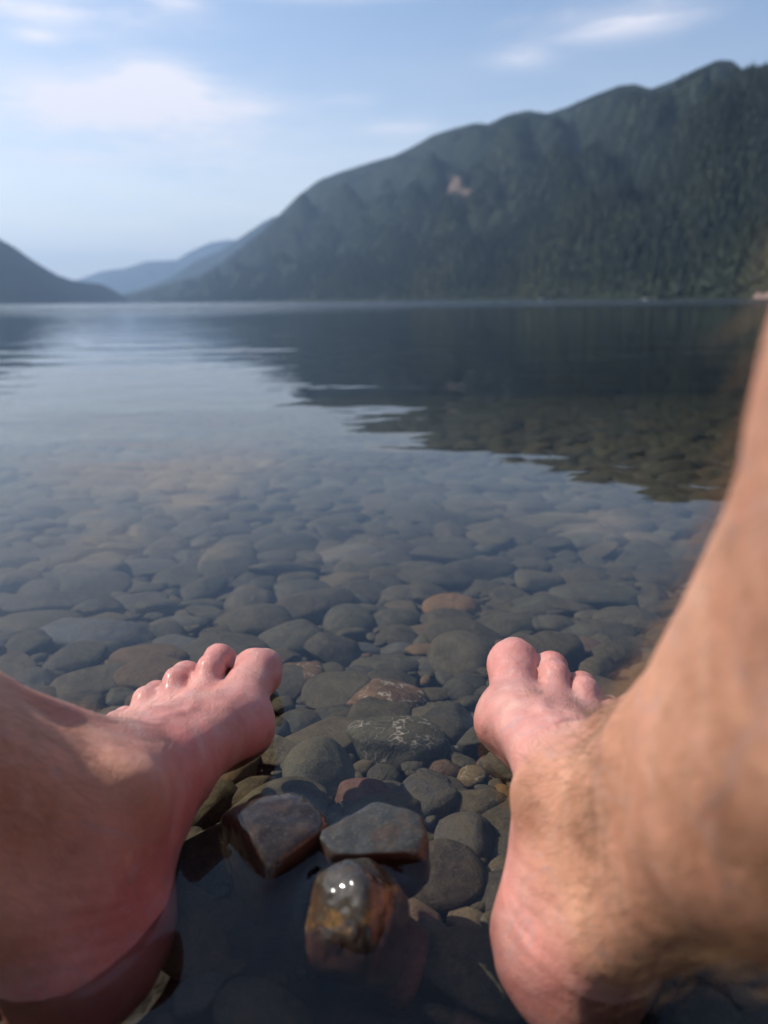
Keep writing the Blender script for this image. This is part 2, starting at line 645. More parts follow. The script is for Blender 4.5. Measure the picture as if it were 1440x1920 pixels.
# ------------------------------------------------------------------ materials
def skin_material():
    m = Mat('skin')
    o = m.coord('Object')
    red = m.attr('red')
    tan = m.attr('tan')
    pale = m.attr('pale')
    n1 = m.noise(o, 28, 4, .6, .3)
    n2 = m.noise(o, 90, 4, .6)
    n3 = m.noise(m.coord('Object', loc=(3, 1, 2)), 420, 3, .6)
    base = m.mix(m.remap(n1, .35, .65), (.66, .36, .31), (.56, .27, .235))
    base = m.mix(tan, base, m.mix(m.remap(n2, .3, .7), (.52, .27, .175), (.62, .335, .225)))
    base = m.mix(m.math('MULTIPLY', red, m.remap(n1, .25, .7, .55, 1.)), base, (.56, .17, .145))
    base = m.mix(pale, base, (.72, .52, .44))
    blot = m.noise(m.coord('Object', loc=(7, 3, 5)), 38, 4, .6, .8)
    base = m.mix(m.math('MULTIPLY', m.remap(blot, .40, .60, .0, .6), m.math('MULTIPLY_ADD', tan, -.5, 1.0)), base, m.mix(1.0, base, (1.0, .74, .70), 'MULTIPLY'))
    bl2 = m.noise(m.coord('Object', loc=(2, 8, 1)), 19, 3, .55, .5)
    base = m.mix(m.remap(bl2, .42, .62, 0, .5), base, m.mix(1.0, base, (.74, .70, .66), 'MULTIPLY'))
    base = m.mix(m.remap(blot, .40, .30, 0, .35), base, (.72, .47, .36))
    # fine mottling, freckles
    base = m.mix(m.remap(n2, .55, .8, 0, .35), base, (.60, .22, .17))
    base = m.mix(m.remap(n3, .62, .8, 0, .35), base, (.38, .17, .11))
    base = m.mix(m.math('MULTIPLY', m.attr('nail'), .8), base, (.78, .60, .52))
    v = m.math('ABSOLUTE', m.math('SUBTRACT', m.noise(m.coord('Object', loc=(9, 9, 9)), 22, 2, .5, .4), .5))
    vein = m.math('MULTIPLY', m.remap(v, 0, .014, 1, 0), .30)
    base = m.mix(vein, base, (.33, .27, .30))
    cell = m.voro(o, 900, 'DISTANCE_TO_EDGE')
    wr = m.noise(m.coord('Object', scale=(1, 1, 1)), 160, 5, .65, .6)
    big = m.noise(m.coord('Object', loc=(4, 4, 4)), 45, 3, .55, .3)
    h = m.math('ADD', m.math('MULTIPLY', m.remap(cell, 0, .25), .20), m.math('MULTIPLY', wr, .8))
    h = m.math('ADD', h, m.math('MULTIPLY', big, 2.2))
    nrm = m.bump(h, .75, .0012)
    rough = m.math('MULTIPLY_ADD', tan, .12, m.remap(n2, .3, .7, .28, .44))
    m.principled(Base_Color=base, Roughness=rough, Normal=nrm, Subsurface_Weight=.22,
                 Subsurface_Radius=(1.0, .35, .2), Subsurface_Scale=.006, Specular_IOR_Level=.45,
                 Coat_Weight=m.math('MULTIPLY', m.math('SUBTRACT', 1.0, tan, clamp=True), m.remap(n1, .4, .6, .0, .22)), Coat_Roughness=.25)
    return m.m


def stone_material(name, source, veins=False, wet=False, streak=False):
    """source 'attr' reads the stone_tint attribute of a many-stone mesh, 'object' the object's own colour"""
    m = Mat(name)
    if source == 'attr':
        col = m.attr('stone_tint', 'Color')
        rnd = m.attr('stone_seed')
        
    else:
        inf = m.n('ShaderNodeObjectInfo')
        col = inf.outputs['Color']
        rnd = inf.outputs['Random']
    # sizes of the mottling are in metres of world space even on scaled copies
    gp = m.n('ShaderNodeNewGeometry').outputs['Position']
    off_ = m.n('ShaderNodeVectorMath', operation='ADD')
    m.l(gp, off_.inputs[0])
    rv_ = m.n('ShaderNodeCombineXYZ')
    for i, f in enumerate((13.0, 29.0, 47.0)):
        m.l(m.math('MULTIPLY', rnd, f), rv_.inputs[i])
    m.l(rv_.outputs[0], off_.inputs[1])
    vec = off_.outputs[0]
    n1 = m.noise(vec, 28, 5, .62, .6)
    n2 = m.noise(vec, 130, 6, .68)
    n3 = m.noise(vec, 620, 3, .6)
    c = m.mix(m.remap(n1, .36, .66, 0, .85), col, m.mix(1.0, col, (.50, .46, .42), 'MULTIPLY'))
    c = m.mix(m.remap(n2, .48, .70, 0, .55), c, m.mix(.55, col, (.19, .15, .085)))
    c = m.mix(m.remap(n3, .57, .72, 0, .55), c, m.mix(.4, col, (.32, .29, .23)))
    c = m.mix(m.remap(n3, .44, .30, 0, .7), c, (.018, .017, .015))
    if wet:
        c = m.mix(.25, c, col)
        c = m.mix(m.remap(m.noise(vec, 60, 5, .7, .6), .50, .62, 0, .6), c, (.055, .030, .014))
    # bedding layers in some stones
    sxyz = m.n('ShaderNodeVectorRotate', rotation_type='EULER_XYZ')
    m.l(vec, sxyz.inputs['Vector'])
    m.l(rv_.outputs[0], sxyz.inputs['Rotation'])
    st = m.n('ShaderNodeMapping')
    st.inputs['Scale'].default_value = (12, 12, 160)
    m.l(sxyz.outputs[0], st.inputs[0])
    lay = m.noise(st.outputs[0], 1.0, 4, .6, .3)
    lm = m.remap(m.math('FRACT', m.math('MULTIPLY', rnd, 7.31)), .45, .55)
    c = m.mix(m.math('MULTIPLY', m.remap(lay, .42, .62, 0, .6), lm), c, m.mix(1.0, c, (.45, .43, .42), 'MULTIPLY'))
    # silt and algae film, in patches on the upper sides
    geo = m.n('ShaderNodeNewGeometry')
    sz = m.n('ShaderNodeSeparateXYZ')
    m.l(geo.outputs['Normal'], sz.inputs[0])
    if not wet:
        film = m.math('MULTIPLY', m.remap(sz.outputs[2], .0, .9), m.remap(m.noise(vec, 48, 6, .72, .5), .40, .66, 0, .7))
        c = m.mix(m.math('MULTIPLY', film, .7), c, (.100, .078, .038))
    else:
        rust = m.math('MULTIPLY', m.remap(sz.outputs[2], .75, .2), m.remap(n1, .30, .62))
        c = m.mix(rust, c, (.062, .022, .013))
    if streak:
        s3 = m.n('ShaderNodeSeparateXYZ')
        m.l(m.coord('Object'), s3.inputs[0])
        v_ = m.math('MULTIPLY_ADD', s3.outputs[1], .55, s3.outputs[2])
        v_ = m.math('MULTIPLY_ADD', s3.outputs[0], -.35, v_)
        v_ = m.math('MULTIPLY_ADD', m.noise(vec, 50, 4, .6), .026, v_)
        dd = m.math('ABSOLUTE', m.math('ADD', v_, -.0215))
        c = m.mix(m.math('MULTIPLY', m.remap(dd, .0018, .0060, .8, 0), m.remap(m.noise(vec, 70, 4, .65), .42, .58)), c, (.26, .14, .035))
    if veins:
        w = m.noise(vec, 30, 3, .5)
        comb = m.n('ShaderNodeVectorMath', operation='MULTIPLY_ADD')
        m.l(m.noise(vec, 40, 3, .6, col=True), comb.inputs[0])
        comb.inputs[1].default_value = (.05, .05, .05)
        m.l(vec, comb.inputs[2])
        e = m.voro(comb.outputs[0], 55, 'DISTANCE_TO_EDGE')
        ln = m.math('MULTIPLY', m.remap(e, .0, .055, 1, 0), m.remap(m.noise(vec, 60, 4, .6), .44, .56))
        ln = m.math('MULTIPLY', ln, m.remap(sz.outputs[2], .25, .8))
        c = m.mix(m.math('MULTIPLY', ln, .8), c, (.48, .42, .34))
    h = m.math('ADD', m.math('MULTIPLY', n1, 1.6), m.math('ADD', m.math('MULTIPLY', n2, .5), m.math('MULTIPLY', n3, .14)))
    nrm = m.bump(h, .9 if not wet else .45, .0026 if not wet else .0014)
    if wet:
        p = m.principled(Base_Color=c, Roughness=m.remap(n2, .3, .7, .55, .75), Normal=nrm, Specular_IOR_Level=.15,
                         Coat_Weight=m.remap(n1, .35, .6, .55, .95), Coat_Roughness=.035)
    else:
        m.principled(Base_Color=c, Roughness=.75, Normal=nrm, Specular_IOR_Level=.2)
    return m.m


def bed_material():
    m = Mat('gravel_bed')
    vec = m.coord('Object')
    e = m.voro(vec, 70, 'F1')
    cc = m.voro(vec, 70, 'F1', 'Color')
    sep = m.n('ShaderNodeSeparateColor')
    m.l(cc, sep.inputs[0])
    c = m.mix(sep.outputs[0], (.020, .019, .015), (.055, .046, .032))
    c = m.mix(m.remap(m.noise(vec, 6, 5, .6), .4, .6), c, (.045, .042, .033))
    h = m.math('ADD', m.remap(e, 0, .7, 1, 0), m.math('MULTIPLY', m.noise(vec, 300, 4, .6), .25))
    m.principled(Base_Color=c, Roughness=.85, Normal=m.bump(h, .9, .006))
    return m.m


def water_material():
    m = Mat('water')
    # ripples: long swell, short ripple trains and wind roughened water far out
    w1 = m.noise(m.coord('Object', scale=(.50, 1.0, 1), rot=(0, 0, math.radians(12))), 2.0, 1.0, .40, .2)
    w2 = m.noise(m.coord('Object', scale=(.70, 1.0, 1), rot=(0, 0, math.radians(-16)), loc=(5, 2, 0)), 5.5, 2.5, .45, .3)
    w3 = m.noise(m.coord('Object', scale=(.7, 1.0, 1), rot=(0, 0, math.radians(30)), loc=(1, 7, 0)), 34, 2, .5, .2)
    geo = m.n('ShaderNodeNewGeometry')
    sz = m.n('ShaderNodeSeparateXYZ')
    m.l(geo.outputs['Position'], sz.inputs[0])
    y = sz.outputs[1]
    near = m.remap(y, .5, 2.2, .25, 1)
    far = m.remap(y, 14, 40)
    h = m.math('MULTIPLY', w1, .011)
    h = m.math('MULTIPLY_ADD', w2, .0034, h)
    h = m.math('MULTIPLY', h, near)
    h = m.math('MULTIPLY_ADD', w3, .00006, h)
    wf = m.noise(m.coord('Object', scale=(.4, 1.0, 1), loc=(3, 3, 0)), 1.6, 3, .6)
    h = m.math('MULTIPLY_ADD', m.math('MULTIPLY', wf, far), .16, h)
    b = m.n('ShaderNodeBump')
    b.inputs['Strength'].default_value = 1.0
    b.inputs['Distance'].default_value = 1.0
    m.l(h, b.inputs['Height'])
    fr = m.n('ShaderNodeFresnel')
    fr.inputs['IOR'].default_value = 1.333
    m.l(b.outputs[0], fr.inputs['Normal'])
    tr = m.n('ShaderNodeBsdfTransparent')
    gl = m.n('ShaderNodeBsdfGlossy')
    gl.inputs['Color'].default_value = (1, 1, 1, 1)
    m.put(gl.inputs['Roughness'], m.remap(y, 6, 60, .0, .12))
    m.l(b.outputs[0], gl.inputs['Normal'])
    mx = m.n('ShaderNodeMixShader')
    m.l(fr.outputs[0], mx.inputs[0])
    m.l(tr.outputs[0], mx.inputs[1])
    m.l(gl.outputs[0], mx.inputs[2])
    m.l(mx.outputs[0], m.out.inputs['Surface'])
    va = m.n('ShaderNodeVolumeAbsorption')
    va.inputs['Color'].default_value = (.52, .55, .38, 1)
    va.inputs['Density'].default_value = .5
    m.l(va.outputs[0], m.out.inputs['Volume'])
    return m.m


def mountain_material(name, dark, light, rock, scree=()):
    m = Mat(name)
    vec = m.coord('Object')
    n1 = m.noise(vec, .004, 6, .6, .3)
    n2 = m.noise(m.coord('Object', scale=(1, 1, .35)), .045, 5, .7)
    n3 = m.noise(m.coord('Object', scale=(1, 1, .35)), .16, 3, .7)
    c = m.mix(m.remap(n1, .38, .62), dark, light)
    c = m.mix(m.remap(n2, .35, .65, 0, .8), c, m.mix(1.0, c, (.35, .42, .45), 'MULTIPLY'))
    c = m.mix(m.remap(n3, .55, .75, 0, .5), c, m.mix(.5, c, (.10, .12, .05)))
    c = m.mix(m.attr('scree'), c, rock)
    h = m.math('ADD', n2, m.math('MULTIPLY', n3, .5))
    m.principled(Base_Color=c, Roughness=.9, Specular_IOR_Level=.1, Normal=m.bump(h, 1.0, 14.0))
    return m.m


# ------------------------------------------------------------------ ground, water
def graded(lo_pieces):
    return axis_spacing(lo_pieces)


def grow(start, h, end, f=1.12):
    out = []
    x = start
    while abs(x) < abs(end):
        h *= f
        x = x + math.copysign(h, end)
        out.append(x)
    return out


def grid_mesh(xs, ys):
    nx, ny = len(xs), len(ys)
    X, Y = np.meshgrid(xs, ys, indexing='ij')
    i = np.arange(nx * ny).reshape(nx, ny)
    Q = np.stack([i[:-1, :-1], i[1:, :-1], i[1:, 1:], i[:-1, 1:]], -1).reshape(-1, 4)
    return X, Y, Q, i


bx = np.concatenate([np.array(grow(-3, .1, -9500, 1.2))[::-1], np.arange(-3, 3.01, .08), grow(3, .1, 9500, 1.2)])
by = np.concatenate([np.array(grow(-1, .1, -2500, 1.25))[::-1], np.arange(-1, 6.01, .08), grow(6, .1, 13500, 1.2)])
X, Y, Q, _ = grid_mesh(bx, by)
Z = bed_z(X, Y) - .012
bed = new_obj('lake_bed', np.stack([X.ravel(), Y.ravel(), Z.ravel()], 1), Q, bed_material())
tag(bed, 'gravelly grey lake bed sloping away under the clear water', 'lake bed', kind='structure')

# emergent rocks are needed before the water so that the water can climb their edges
EMERGENT = []          # (center xy, radius) filled by the rock builder


def build_water():
    fine = .0032
    xs = np.concatenate([np.array(grow(-.30, fine, -9500, 1.13))[::-1], np.arange(-.30, .3001, fine), grow(.30, fine, 9500, 1.13)])
    ys = np.concatenate([np.array(grow(.16, fine, -600, 1.3))[::-1], np.arange(.16, .5601, fine), grow(.56, fine, 14500, 1.06)])
    X, Y, Q, idx = grid_mesh(xs, ys)
    P = np.stack([X.ravel(), Y.ravel(), np.zeros(X.size)], 1)
    near = (np.abs(P[:, 0]) < .32) & (P[:, 1] > .13) & (P[:, 1] < .60)
    Z = np.zeros(len(P))
    d = np.full(len(P), 1.0)
    d[near] = body_sdf(P[near])
    for f in EMERGENT:
        d[near] = np.minimum(d[near], f(P[near]))
    Z += .0022 * np.exp(-np.clip(d, 0, 1) / .0042)
    P[:, 2] = Z
    n = len(P)
    # skirt and bottom close the body of water
    bound = np.concatenate([idx[:, 0], idx[-1, 1:], idx[-2::-1, -1], idx[0, -2:0:-1]])
    low = P[bound].copy()
    low[:, 2] = -140.0
    V = np.concatenate([P, low])
    me_faces = [tuple(q) for q in Q.tolist()]
    nb = len(bound)
    for k in range(nb):
        k2 = (k + 1) % nb
        me_faces.append((int(bound[k2]), int(bound[k]), n + k, n + k2))
    me_faces.append(tuple(range(n + nb - 1, n - 1, -1)))
    o = new_obj('lake_water', V, me_faces, water_material())
    tag(o, 'calm clear lake water mirroring the sky and the forested mountain', 'lake', kind='structure')
    return o


# ------------------------------------------------------------------ stones
_ico = {}


def ico(sub):
    if sub not in _ico:
        bm = bmesh.new()
        bmesh.ops.create_icosphere(bm, subdivisions=sub, radius=1.0)
        V = np.array([v.co[:] for v in bm.verts])
        Fc = np.array([[v.index for v in f.verts] for f in bm.faces])
        bm.free()
        _ico[sub] = (V, Fc)
    return _ico[sub]


def stone_shape(sub, seed, cuts=7, planes=(), sharp=14., lump=.05):
    """a cobble on the unit sphere: soft planar cuts and low lumps"""
    V, Fc = ico(sub)
    V = V.copy()
    r = np.random.default_rng(seed)
    cl = []
    for _ in range(cuts):
        nn = r.normal(size=3)
        nn /= np.linalg.norm(nn)
        cl.append((nn, r.uniform(.66, .92)))
    for nx, ny, nz, off in planes:
        nn = np.array([nx, ny, nz], float)
        cl.append((nn / np.linalg.norm(nn), off))
    for nn, off in cl:
        s = V @ nn - off
        V -= nn * (np.logaddexp(0, s * sharp * 2) / (sharp * 2))[:, None] * .92
    V *= (1 + lump * vnoise(V, 3.0, seed))[:, None]
    V *= (1 + .012 * vnoise(V, 11.0, seed + 1))[:, None]
    return V, Fc


def rot_mat(rz, rx=0., ry=0.):
    return np.array(Euler((rx, ry, rz), 'XYZ').to_matrix())


GREYS = [(.100, .098, .078), (.075, .076, .066), (.120, .112, .086), (.088, .092, .084), (.060, .062, .060), (.108, .098, .072), (.078, .078, .070), (.13, .112, .080), (.09, .086, .065)]
stone_count = 0


def set_color(o, c):
    o.color = (*c, 1)


def make_stone(name, center, radii, rz, tilt, color, seed, mat, label, cat, group=None, sub=4, **kw):
    V, Fc = stone_shape(sub, seed, **kw)
    V = V * np.array(radii)
    o = new_obj(name, V, Fc, mat)
    o.location = center
    o.rotation_euler = Euler((tilt[0], tilt[1], rz), 'XYZ')
    set_color(o, color)
    tag(o, label, cat, group)
    return o


def build_stones():
    plain = stone_material('cobble_stone', 'object')
    veined = stone_material('veined_stone', 'object', veins=True)
    wet = stone_material('wet_stone', 'object', wet=True)
    many = stone_material('many_stones', 'attr')
    placed = []                  # x, y, r
    # --- three wet rocks standing out of the water between the feet
    def rock(name, px, py, z0, radii, rz, tilt, color, seed, label, planes, cuts=2, sharp=9, lump=.03, extra=None):
        c, t = hit_z(px, py, z0)
        c[2] = z0
        V, Fc = stone_shape(6, seed, cuts=cuts, planes=planes, sharp=sharp, lump=lump)
        V = V * (1 + .010 * vnoise(V, 9, seed + 5) + .007 * vnoise(V, 22, seed + 6) - .012 * np.clip(vnoise(V, 34, seed + 7) - .55, 0, 1))[:, None]
        V = V * np.array(radii)
        o = new_obj(name, V, Fc, wet)
        o.location = c
        o.rotation_euler = Euler((tilt[0], tilt[1], rz), 'XYZ')
        set_color(o, color)
        tag(o, label, 'rock', 'wet rocks standing out of the water')
        R = np.array(o.rotation_euler.to_matrix())
        W = V @ R.T + c
        ring = W[np.abs(W[:, 2]) < .0016][:, :2]

        def f(P, ring=ring):
            out = np.full(len(P), 1.0)
            if len(ring) == 0:
                return out
            cx, cyy = ring.mean(0)
            mk = (np.abs(P[:, 0] - cx) < .08) & (np.abs(P[:, 1] - cyy) < .08)
            Q2 = P[mk][:, :2]
            dd = np.empty(len(Q2))
            for s in range(0, len(Q2), 2000):
                dd[s:s + 2000] = np.sqrt(((Q2[s:s + 2000, None] - ring[None]) ** 2).sum(-1)).min(1)
            out[mk] = dd
            return out
        EMERGENT.append(f)
        placed.append((c[0], c[1], max(radii) * .9))
        return o
    rock('wet_rock', 512, 1597, -.008, (.037, .040, .031), math.radians(4), (math.radians(10), math.radians(10)), (.022, .014, .010), 3,
         'wet grey rock with rusty brown sides breaking the surface, nearest the left foot', [(-.1, .25, 1, .70), (-.85, -.62, .10, .50), (.72, -.75, .05, .56), (-.35, 1, .1, .66), (.7, .8, .2, .78), (-.1, -.5, 1, .86)], sharp=5)
    rock('wet_rock', 694, 1590, -.006, (.037, .026, .028), math.radians(-3), (math.radians(9), math.radians(-2)), (.034, .038, .038), 8,
         'flat topped wet blue grey rock behind the yellow streaked rock', [(0, -.05, 1, .56), (.05, -1, .0, .62), (1, .10, .05, .80), (-.75, .75, .2, .52), (.5, .9, .1, .66), (-.95, -.5, .3, .84)], sharp=8)
    o = rock('wet_rock', 662, 1735, -.010, (.031, .033, .034), math.radians(-16), (math.radians(-4), math.radians(-6)), (.022, .019, .014), 21,
         'glossy wet rock with a mustard yellow streak, nearest the camera of the emergent rocks', [(-.30, -.55, 1, .74), (-1, -.25, .25, .66), (1, -.10, .2, .66), (-.1, -1, .2, .72), (.6, .5, .8, .78), (-.5, .6, .8, .80)], sharp=5)
    o.data.materials.clear()
    o.data.materials.append(stone_material('yellow_streaked_wet_stone', 'object', wet=True, streak=True))
    # --- cobbles one can single out, under water
    OL, DK, BR, RD, OR, BL, TN = (.078, .076, .054), (.038, .039, .034), (.175, .092, .050), (.150, .062, .055), (.24, .125, .048), (.052, .060, .072), (.24, .17, .08)
    heroes = [
        (726, 1312, 152, 78, BR, 1, 'brown oval cobble laced with fine white veins midway between the feet'),
        (742, 1392, 190, 104, OL, 1, 'large olive cobble with a pale crackled top just below the brown veined cobble'),
        (640, 1347, 104, 56, DK, 0, 'dark oval cobble left of the large crackled olive cobble'),
        (672, 1272, 78, 42, BL, 0, 'small slate blue cobble just behind the brown veined cobble'),
        (568, 1268, 104, 62, BR, 1, 'brown cobble with a white streaked top beside the left big toe'),
        (722, 1250, 140, 50, OL, 0, 'long olive brown cobble behind the small slate blue cobble'),
        (602, 1445, 132, 112, (.10, .098, .070), 0, 'green grey angular cobble with a reddish shoulder above the wet rocks'),
        (674, 1492, 112, 62, RD, 0, 'purplish red angular stone just above the flat topped wet rock'),
        (842, 1356, 94, 86, DK, 0, 'dark round cobble beside the ball of the right foot'),
        (553, 1197, 140, 76, OL, 0, 'large smooth olive grey cobble just beyond the left big toe'),
        (797, 1187, 128, 32, (.16, .12, .07), 0, 'thin flat brown cobble lying between the two feet beyond the toes'),
        (846, 1141, 104, 54, OR, 0, 'orange brown cobble, the most orange one beyond the toes'),
        (655, 1168, 92, 66, OL, 0, 'upright egg shaped olive cobble right of the large smooth one'),
        (742, 1162, 104, 50, OL, 0, 'rounded olive cobble behind the thin flat brown one'),
        (746, 1120, 114, 46, (.115, .10, .075), 0, 'broad brownish cobble left of the orange brown cobble'),
        (680, 1220, 72, 30, BL, 0, 'flat grey pebble with a straight upper edge between the feet'),
        (748, 1221, 68, 34, (.085, .09, .085), 0, 'small pointed grey cobble below the thin flat brown one'),
        (862, 1232, 118, 92, (.105, .09, .06), 0, 'big round brownish cobble just left of the right big toe'),
        (872, 1290, 84, 66, DK, 0, 'dark cobble tucked against the right foot below the big toe'),
        (802, 1500, 116, 92, (.070, .068, .062), 0, 'dark two toned cobble with an ochre base right of the purplish red stone'),
        (886, 1457, 62, 40, TN, 1, 'small tan cobble with a white spot near the arch of the right foot'),
        (832, 1447, 74, 42, (.13, .075, .05), 0, 'small reddish brown cobble left of the white spotted one'),
        (715, 1462, 70, 54, DK, 0, 'dark angular cobble above the purplish red stone'),
        (873, 1572, 118, 92, (.085, .075, .065), 0, 'smooth dark taupe cobble right of the flat topped wet rock'),
        (944, 1512, 64, 104, (.17, .095, .035), 0, 'amber brown cobble pressed against the arch of the right foot'),
        (874, 1732, 82, 62, (.15, .115, .075), 0, 'rounded tan brown cobble left of the right heel'),
        (835, 1648, 150, 130, (.05, .04, .036), 0, 'large dark brown cobble in shade below the taupe one'),
        (942, 1640, 62, 84, (.12, .095, .05), 0, 'olive brown cobble beside the right ankle'),
        (850, 1410, 42, 20, (.26, .25, .20), 0, 'tiny pale sliver of stone below the dark round cobble'),
        (1130, 1122, 195, 60, OL, 0, 'broad flat olive cobble beyond the right foot, widest of its row'),
        (1115, 1187, 150, 54, (.095, .09, .07), 0, 'flat dark olive cobble just beyond the small toes of the right foot'),
        (1000, 1140, 124, 48, OL, 0, 'low rounded cobble beyond the right big toe'),
        (942, 1178, 124, 50, (.09, .085, .06), 0, 'flat dark cobble touching the tip of the right big toe'),
        (470, 1130, 92, 60, (.12, .105, .07), 0, 'tall olive tan cobble far beyond the left big toe'),
        (178, 1192, 236, 78, (.095, .105, .115), 0, 'very broad blue grey cobble above the left ankle, largest on the left'),
        (335, 1172, 120, 34, (.11, .11, .09), 0, 'flat cobble right of the very broad blue grey one'),
        (330, 1212, 130, 44, (.10, .105, .10), 0, 'smooth grey cobble behind the small toes of the left foot'),
        (640, 1525, 66, 40, (.08, .08, .08), 0, 'small grey stone wedged between the purplish red stone and the wet rocks'),
        (560, 1360, 96, 56, DK, 0, 'dark shaded cobble right of the ball of the left foot'),
        (505, 1372, 90, 60, (.06, .06, .055), 0, 'shaded cobble half hidden beside the left foot'),
        (740, 1800, 150, 150, (.13, .045, .03), 0, 'rusty red rock lying under water right of the yellow streaked rock'),
        (1080, 1072, 150, 40, OL, 0, 'smooth olive cobble two rows beyond the right toes'),
        (655, 1045, 120, 50, (.11, .105, .09), 0, 'pale topped cobble in deeper water straight ahead'),
    ]
    k = 0
    for px, py, w, h, col, vein, label in heroes:
        d = ray(px, py)
        # middle of the stone just above the bed along this sight line
        z = -.05
        for _ in range(12):
            p, t = hit_z(px, py, z)
            a = w / 2 / FPX * t
            dep = -d[2] / np.linalg.norm(d)
            hz = h / 2 / FPX * t
            c_ = max(.006, min(a * .62, hz * .75))
            z = .5 * z + .5 * float(bed_z(p[0], p[1]) + c_ * .75 - .004)
        b = math.sqrt(max((hz ** 2 - (c_ * math.sqrt(1 - dep ** 2)) ** 2), (hz * .5) ** 2)) / dep
        b = min(b, a * 1.7)
        # follow the slope of the bed
        o = make_stone('cobble', (p[0], p[1], z), (a * 1.08, b * 1.08, c_ * 1.15), random.uniform(-.15, .15), (random.uniform(-.12, .06), random.uniform(-.12, .12)),
                       col, 100 + k, veined if vein else plain, label, 'stone', 'cobbles on the lake bed', sub=4, cuts=6, sharp=9)
        placed.append((p[0], p[1], (a + b) / 2 * .86))
        k += 1
    # --- fill: dart throwing, big to small
    X0, X1, Y0, Y1 = -4.2, 4.2, -.35, 9.0
    cell = .06
    gridd = {}

    def add(x, y, r):
        gridd.setdefault((int(x // cell), int(y // cell)), []).append((x, y, r))
    for x, y, r in placed:
        add(x, y, r)

    def ok(x, y, r, f):
        R = 3
        cx, cyy = int(x // cell), int(y // cell)
        for i in range(cx - R, cx + R + 1):
            for j in range(cyy - R, cyy + R + 1):
                for (a, b, rr) in gridd.get((i, j), ()):
                    if (a - x) ** 2 + (b - y) ** 2 < (f * (r + rr)) ** 2:
                        return False
        return True
    fill = []
    for lo, hi, tries, f, layer in ((.038, .056, 20000, .74, 0), (.027, .038, 48000, .71, 0), (.018, .027, 60000, .70, 0), (.012, .019, 70000, .74, 1), (.005, .012, 30000, .74, 2)):
        if layer == 2:
            X = np.random.default_rng(77).uniform(-.8, .8, tries)
            Yv = np.random.default_rng(78).uniform(.15, 1.3, tries)
        else:
            rr = np.random.default_rng(int(lo * 1e4))
            Yv = rr.uniform(Y0, Y1, tries)
            X = rr.uniform(-1, 1, tries) * (1.0 + np.clip(Yv, 0, 9) * .62)
        Rr = np.random.default_rng(9).uniform(lo, hi, tries)
        for x, y, r in zip(X, Yv, Rr):
            if y < .58 and r > .031 or y < .75 and r > .046:
                continue
            if ok(x, y, r, f):
                add(x, y, r)
                fill.append((x, y, r, layer))
    F = np.array(fill)
    zc = bed_z(F[:, 0], F[:, 1])
    # keep stones clear of the feet
    PB = np.stack([F[:, 0], F[:, 1], zc + .012], 1)
    dd = np.full(len(F), 1.0)
    nearm = (np.abs(F[:, 0]) < .5) & (F[:, 1] < .7)
    dd[nearm] = body_sdf(PB[nearm])
    keep = (dd > F[:, 2] * .35)
    F, zc = F[keep], zc[keep]
    r_ = np.random.default_rng(4)
    n = len(F)
    asp = r_.uniform(.52, .92, n)
    flat = r_.uniform(.20, .38, n)
    rz = r_.normal(0, .42, n) + (r_.random(n) < .2) * 1.2
    tx, ty = r_.normal(0, .13, n), r_.normal(0, .13, n)
    A = F[:, 2] * r_.uniform(1.12, 1.38, n)
    Bv = A * asp
    Cv = A * flat
    Zc = zc + Cv * .45 + r_.uniform(0, .006, n)
    Zc = np.minimum(Zc, np.where(F[:, 1] > .1, -.012 - Cv, 10))
    cols = np.array(GREYS)[r_.integers(0, len(GREYS), n)] * r_.uniform(.45, 1.0, n)[:, None]
    warm = r_.random(n)
    cols = cols * np.array([1.06, .98, .84])
    cols = np.where(((warm < .09) & (F[:, 1] < .75))[:, None], np.array([.15, .09, .045]) * r_.uniform(.7, 1.1, n)[:, None], cols)
    cols = np.where(((warm > .96) & (F[:, 1] < .75))[:, None], np.array([.13, .075, .062]), cols)
    px, py, dep = project(np.stack([F[:, 0], F[:, 1], Zc], 1))
    vis = (px > -20) & (px < 1460) & (py < 1940) & (dep > 0)
    # covered by the feet or legs
    size = np.where(vis, A / dep, 0)
    order = np.argsort(-size)
    solo = set(order[:250].tolist())
    templ = [ico(3)[1]]
    protos = [stone_shape(4, 500 + i, cuts=8 + i % 5, sharp=(6, 10, 16)[i % 3], lump=.07)[0] for i in range(36)]
    ptri = ico(4)[1]
    base_meshes = []
    names = {}
    def fill_label(i):
        x, y = F[i, 0], F[i, 1]
        c = cols[i]
        br = c.mean()
        if c[0] > c[1] * 1.35:
            tone = 'reddish brown'
        elif c[2] > c[1] * .87:
            tone = 'slate grey'
        elif br < .045:
            tone = 'nearly black'
        elif c[2] < c[0] * .60:
            tone = 'olive brown'
        elif br > .075:
            tone = 'pale olive grey'
        else:
            tone = 'dark grey'
        big = 'broad' if A[i] > .042 else 'middling' if A[i] > .029 else 'small'
        long = 'long oval' if asp[i] < .75 else 'round'
        if y < .56:
            place = 'beside the left foot' if x < -.07 else 'between the two feet' if x < .09 else 'beside the right foot'
        elif y < .75:
            place = ('just beyond the left foot' if x < -.09 else 'just beyond the gap between the feet' if x < .08 else 'just beyond the right foot')
        elif y < 1.0:
            place = ('in the middle rows at the left edge' if x < -.3 else 'in the middle rows beyond the left foot' if x < -.08 else 'in the middle rows straight ahead' if x < .12 else 'in the middle rows toward the right leg')
        elif y < 1.5:
            place = ('in the far rows at the left edge' if x < -.45 else 'in the far rows left of centre' if x < -.12 else 'in the far rows straight ahead' if x < .15 else 'in the far rows toward the right leg')
        else:
            place = 'dimly seen in deep water under the sky reflection' if x < .1 else 'dimly seen in deep water under the mountain reflection'
        return f'{big} {long} {tone} cobble {place}'
    proto_objs = []
    idxs = sorted(solo)
